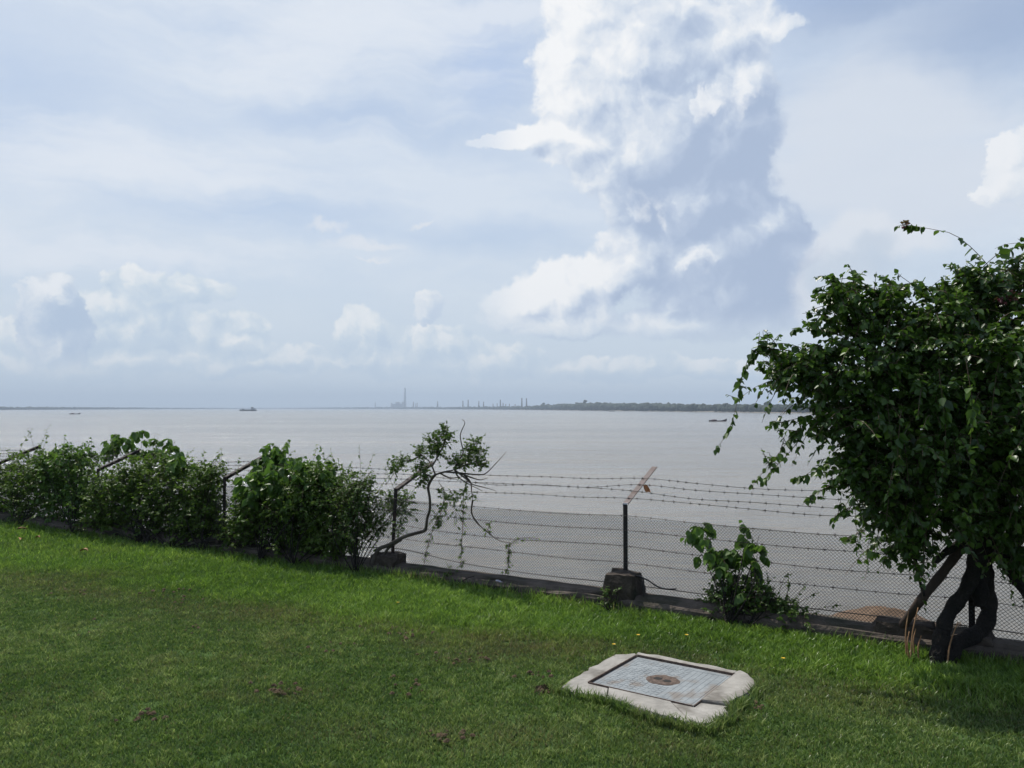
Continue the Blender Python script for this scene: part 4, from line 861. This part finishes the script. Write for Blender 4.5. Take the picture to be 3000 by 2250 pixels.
def shift(v, a): return t.vm('ADD', v, a)
def warp(amp_px, scale, detail=5, rough_=.6, seed=0.0, src=None):
    src = src or AE
    nz_ = n2(shift(src, (seed, seed * .7, 0)), scale, detail, rough_, 1); return t.vm('MULTIPLY_ADD', t.vm('SUBTRACT', nz_, (.5, .5, .5)), (2 * amp_px / F,) * 3, src)
def field(vec, blobs, k=.25):
    f_ = None
    for (px, py, rx, ry) in blobs:
        a, e_ = ae(px, py); rx, ry = rx / F * math.cos(a) ** .5, ry / F
        ln = t.vm('LENGTH', t.vm('MULTIPLY_ADD', vec, (1 / rx, 1 / ry, 0), (-a / rx, -e_ / ry, 0)))
        f_ = ln if f_ is None else t.node('ShaderNodeMath', {'operation': 'SMOOTH_MIN'}, 0, _0=f_, _1=ln, _2=k)
    return t.m('SUBTRACT', 1.0, f_)
def n2(vec, scale, detail=4, rough_=.55, out=0):
    return t.node('ShaderNodeTexNoise', {'noise_dimensions': '2D'}, out, Vector=vec, Scale=scale, Detail=detail, Roughness=rough_)
def puff(vec, scale, detail=2.0, rough_=.55):
    return t.node('ShaderNodeTexVoronoi', {'feature': 'F1', 'voronoi_dimensions': '2D', 'normalize': True}, 0, Vector=vec, Scale=scale, Detail=detail, Roughness=rough_)
def mul(*a):
    r = a[0]
    for q in a[1:]: r = t.m('MULTIPLY', r, q)
    return r
def add(*a):
    r = a[0]
    for q in a[1:]: r = t.m('ADD', r, q)
    return r
C, A = None, None
def over(col, alpha):
    global C, A
    C = t.mix(alpha, C if C is not None else (0, 0, 0), col); A = alpha if A is None else t.m('ADD', t.m('MULTIPLY', A, t.m('SUBTRACT', 1.0, alpha)), alpha)
wA = warp(90, 5, 5, .6, 3.1)                       # broad wandering for the veils
wB = warp(58, 10, 6, .62, 7.7); wC = warp(26, 38, 5, .66, 1.9, wB)
# heaped relief: billows of several sizes, and the same a little away from the sun
def heap(v): return add(mul(puff(v, 15, 1.0, .5), .6), mul(puff(v, 44, 1.0, .5), .42))
h1 = heap(wC); h2 = heap(shift(wC, (-.009, .014, 0)))
relief = t.m('SUBTRACT', h2, h1); bump_ = t.m('SUBTRACT', .40, h1)
nFine = t.m('SUBTRACT', n2(AE, 85, 4, .65), .5)
nM = n2(shift(AE, (4, 2, 1)), 9, 5, .6); nS = n2(t.vm('MULTIPLY', wA, (3.0, 14, 1)), 1.3, 6, .6)
nS2 = n2(t.vm('MULTIPLY', shift(wA, (2, 5, 0)), (1.6, 6, 1)), 1.7, 5, .55)
# thin high cloud over most of the sky, with bluer gaps
blue = field(wA, [(1440, 190, 240, 250), (2480, 0, 560, 180), (3000, 60, 420, 150), (20, 260, 240, 200), (1400, 690, 380, 60), (850, 640, 420, 70), (2980, 230, 200, 80), (1150, 360, 420, 50)], .5)
va = add(mul(t.m('SUBTRACT', nS, .5), .9), mul(t.m('SUBTRACT', nS2, .5), .5), .86)
va = t.m('SUBTRACT', va, mul(t.step(blue, -.45, .8), .45), None, True)
over(t.mix(va, (.53, .66, .86), (.71, .785, .885)), t.m('ADD', mul(va, .35), .62))
over((.31, .41, .61), mul(t.step(field(wA, [(3000, 0, 420, 150), (2600, -60, 420, 110)], .5), -.3, .8), .65))
over((.47, .60, .86), mul(t.step(field(wA, [(1440, 190, 170, 170), (2200, -60, 400, 120)], .5), -.3, .9), .35))
over((.63, .725, .815), mul(t.step(eln, .26, .03), .72))
# brighter veils at the right and top centre
over((.70, .755, .84), mul(t.step(add(field(wA, [(2560, 330, 330, 150), (2450, 540, 260, 200), (2700, 560, 330, 180)], .5), mul(t.m('SUBTRACT', nS2, .5), 1.2)), -.2, .6), .8))
over((.79, .84, .915), mul(t.step(add(field(wA, [(1000, 130, 560, 190), (1500, 40, 300, 60), (380, 500, 560, 110), (300, 760, 520, 60)], .5), mul(t.m('SUBTRACT', nS, .5), 2.2)), -.25, .9), .75))
over((.83, .85, .89), mul(t.step(field(wC, [(1080, 712, 105, 17), (960, 660, 60, 13), (1240, 655, 50, 10), (1090, 762, 40, 9)], .1), -.4, .8), .6))
# a heap of cloud lit from the upper left: the field is compared with itself a step nearer the sun
def heaped(blobs, vec, off, k, bump, gain=.9, rgain=1.2, base=.4, fine=.25):
    f1 = add(field(vec, blobs, k), mul(bump_, bump), mul(nFine, fine)); f2 = field(shift(vec, (off[0] / F, off[1] / F, 0)), blobs, k)
    return f1, add(base, mul(t.m('SUBTRACT', t.m('SUBTRACT', f1, mul(bump_, bump)), f2), gain), mul(relief, rgain), mul(t.m('SUBTRACT', nM, .5), .55))
def tones(lit, cols):
    n = t.n.new('ShaderNodeValToRGB'); t.put(n.inputs[0], lit); e = n.color_ramp.elements; n.color_ramp.interpolation = 'B_SPLINE'
    while len(e) < len(cols): e.new(.5)
    for el, (p, c) in zip(e, cols): el.position = p; el.color = (*c, 1)
    return n.outputs[0]
# heaped cloud low over the horizon, left and centre
low, lit = heaped([(330, 900, 110, 60), (430, 850, 130, 60), (560, 850, 130, 45), (590, 985, 62, 58), (560, 1040, 100, 55), (720, 965, 85, 50), (700, 1010, 110, 50), (770, 1065, 130, 40), (880, 1060, 110, 50), (640, 1075, 150, 34), (400, 1055, 200, 45), (250, 1080, 220, 40), (60, 990, 110, 42), (20, 1060, 160, 50), (1060, 975, 90, 60), (1120, 1050, 160, 55), (1290, 1010, 170, 60), (1400, 1060, 220, 60), (380, 970, 220, 70), (1750, 1080, 300, 40), (2100, 1090, 260, 35)], wB, (-18, 26), .16, 1.0, .6, 1.6, .33)
over(tones(lit, [(0, (.52, .635, .775)), (.42, (.65, .745, .835)), (.7, (.84, .875, .90)), (1, (.93, .94, .95))]), mul(t.step(low, .0, .24), .9))
band = n2(t.vm('MULTIPLY', wA, (2, 24, 1)), 1.6, 4, .5)
over(t.mix(band, (.51, .63, .765), (.60, .705, .805)), mul(t.step(eln, .062, .010), t.step(band, .3, .72, .1, .75), t.step(azn, .25, .0, .35, 1.0)))
# small towers with sunlit tops
tw, lit = heaped([(165, 880, 70, 62), (150, 930, 84, 80), (170, 1000, 95, 110)], wC, (-22, 40), .3, .6, 1.0, 1.2, .22)
over(tones(lit, [(0, (.45, .56, .73)), (.4, (.53, .635, .78)), (.75, (.78, .83, .89)), (1, (.90, .92, .95))]), mul(t.step(tw, .0, .15), .9, t.step(eln, ae(0, 1110)[1], ae(0, 1000)[1])))
tw, lit = heaped([(1245, 892, 50, 42), (1238, 920, 52, 42)], wC, (-14, 26), .3, .6, .8, 1.2, .34)
over(tones(lit, [(0, (.55, .65, .79)), (.4, (.62, .71, .83)), (.75, (.82, .86, .90)), (1, (.92, .93, .95))]), mul(t.step(tw, .0, .16), .88, t.step(eln, ae(0, 980)[1], ae(0, 930)[1])))
# the great cloud: one heaped tower, bright on its left and upper edges, its body in its own shade
T_BLOBS = [(1720, 40, 150, 110), (1650, 180, 105, 95), (1695, 290, 140, 115), (1850, 170, 190, 160), (1980, 30, 250, 110), (2110, 90, 170, 110), (2245, 70, 105, 30), (2170, 230, 110, 110), (1960, 420, 215, 170), (2110, 420, 180, 170), (2060, 590, 235, 160), (1850, 580, 90, 100), (2110, 740, 250, 150), (2250, 650, 120, 95), (2335, 715, 85, 75), (2130, 870, 245, 130), (2050, 950, 290, 55), (1850, 760, 110, 110), (1760, 830, 120, 85), (1640, 850, 125, 90), (1530, 880, 120, 65), (1620, 938, 210, 48), (1600, 395, 110, 44), (1530, 405, 90, 30), (1440, 412, 90, 17), (1690, 415, 150, 80), (1780, 490, 110, 110)]
tw, lit = heaped(T_BLOBS, wB, (-52, 46), .3, .5, .62, 1.0, .46, .22)
shade_ = t.step(field(wA, [(2130, 460, 210, 260), (2170, 640, 230, 200), (2120, 860, 260, 140), (1960, 560, 140, 170)], .5), -.35, .6)
bright_ = t.step(field(wA, [(1690, 170, 170, 260), (1560, 420, 230, 80), (1640, 860, 230, 120), (2200, 110, 170, 110)], .5), -.35, .55)
lit = add(lit, mul(shade_, -.34), mul(bright_, .27))
over(tones(lit, [(0, (.39, .485, .66)), (.3, (.49, .58, .74)), (.55, (.67, .745, .85)), (.8, (.87, .895, .93)), (1, (.97, .975, .98))]), mul(t.step(tw, -.03, .20), t.step(eln, .06, .125, .0, 1.0), t.step(azn, -.045, .02, .4, .96)))
# nearer heaps on its face: only their sunlit crowns stand out
tw, lit = heaped([(2160, 335, 110, 110), (2075, 320, 58, 58), (1890, 645, 85, 95), (1945, 650, 70, 95), (2010, 775, 70, 66), (2045, 795, 56, 54)], wC, (-16, 44), .2, .55, 1.25, 1.0, -.12)
over((.90, .92, .95), mul(t.step(tw, .0, .22), t.step(lit, .2, .95), .92))
over((.78, .815, .87), mul(t.step(t.m('ADD', field(wB, [(2530, 660, 100, 60), (2460, 720, 90, 70), (2660, 700, 110, 50), (2450, 850, 120, 120)], .4), mul(bump_, .6)), -.1, .5), .7))
over((.54, .63, .75), mul(t.step(t.m('ADD', field(wB, [(2570, 715, 75, 45), (2530, 770, 140, 50), (2420, 800, 60, 60)], .4), mul(bump_, .6)), -.1, .7), .65))
rp, lit = heaped([(2970, 450, 60, 55), (2990, 520, 85, 60), (2920, 560, 60, 28), (3060, 480, 90, 110)], wC, (-26, 30), .25, .7, .8, 1.2, .5)
over(tones(lit, [(0, (.64, .72, .83)), (.5, (.76, .81, .87)), (1, (.93, .94, .955))]), mul(t.step(rp, .0, .2), .88))
# the low sky melts into haze
over((.66, .745, .825), mul(t.step(eln, .09, .0), .36))
b1 = t.n.new('ShaderNodeBackground'); t.l.new(sky, b1.inputs[0]); t.put(b1.inputs[1], t.m('MULTIPLY', t.m('SUBTRACT', 1.0, A), .10))
b2 = t.n.new('ShaderNodeBackground'); t.l.new(C, b2.inputs[0]); b2.inputs[1].default_value = 1.0
ad = t.n.new('ShaderNodeAddShader'); t.l.new(b1.outputs[0], ad.inputs[0]); t.l.new(b2.outputs[0], ad.inputs[1])
# the rest of the sky dome: unseen, made darker to weaken the fill light
b3 = t.n.new('ShaderNodeBackground'); t.l.new(sky, b3.inputs[0]); b3.inputs[1].default_value = .05
b4 = t.n.new('ShaderNodeBackground'); t.put(b4.inputs[0], t.mix(t.noise(dirv, 2.5, 3, .6), (.20, .26, .38), (.30, .35, .43))); b4.inputs[1].default_value = 1.0
ad2 = t.n.new('ShaderNodeAddShader'); t.l.new(b3.outputs[0], ad2.inputs[0]); t.l.new(b4.outputs[0], ad2.inputs[1])
quarter = mul(t.step(t.m('ABSOLUTE', azn), .95, .78), t.step(eln, .68, .55))
mx = t.n.new('ShaderNodeMixShader'); t.put(mx.inputs[0], quarter); t.l.new(ad2.outputs[0], mx.inputs[1]); t.l.new(ad.outputs[0], mx.inputs[2])
ow = t.n.new('ShaderNodeOutputWorld'); t.l.new(mx.outputs[0], ow.inputs[0])

# ================================================================ CAMERA
cd = bpy.data.cameras.new('camera'); cam = bpy.data.objects.new('camera', cd); COL.objects.link(cam); sc.camera = cam
cam.location = (0, 0, CZ); cam.rotation_euler = (PI / 2 + PITCH, 0, 0); cd.sensor_width = 36; cd.lens = F / 3000 * 36; cd.clip_start = .1; cd.clip_end = 40000
sc.render.engine = 'CYCLES'; sc.render.resolution_x, sc.render.resolution_y = 1024, 768
sc.view_settings.view_transform = 'Standard'; sc.view_settings.look = 'None'; sc.view_settings.gamma = 1; sc.view_settings.exposure = 0
sc.cycles.max_bounces = 6; sc.cycles.diffuse_bounces = 3; sc.cycles.transmission_bounces = 3; sc.cycles.transparent_max_bounces = 8; sc.cycles.volume_bounces = 0
sc.cycles.use_denoising = True
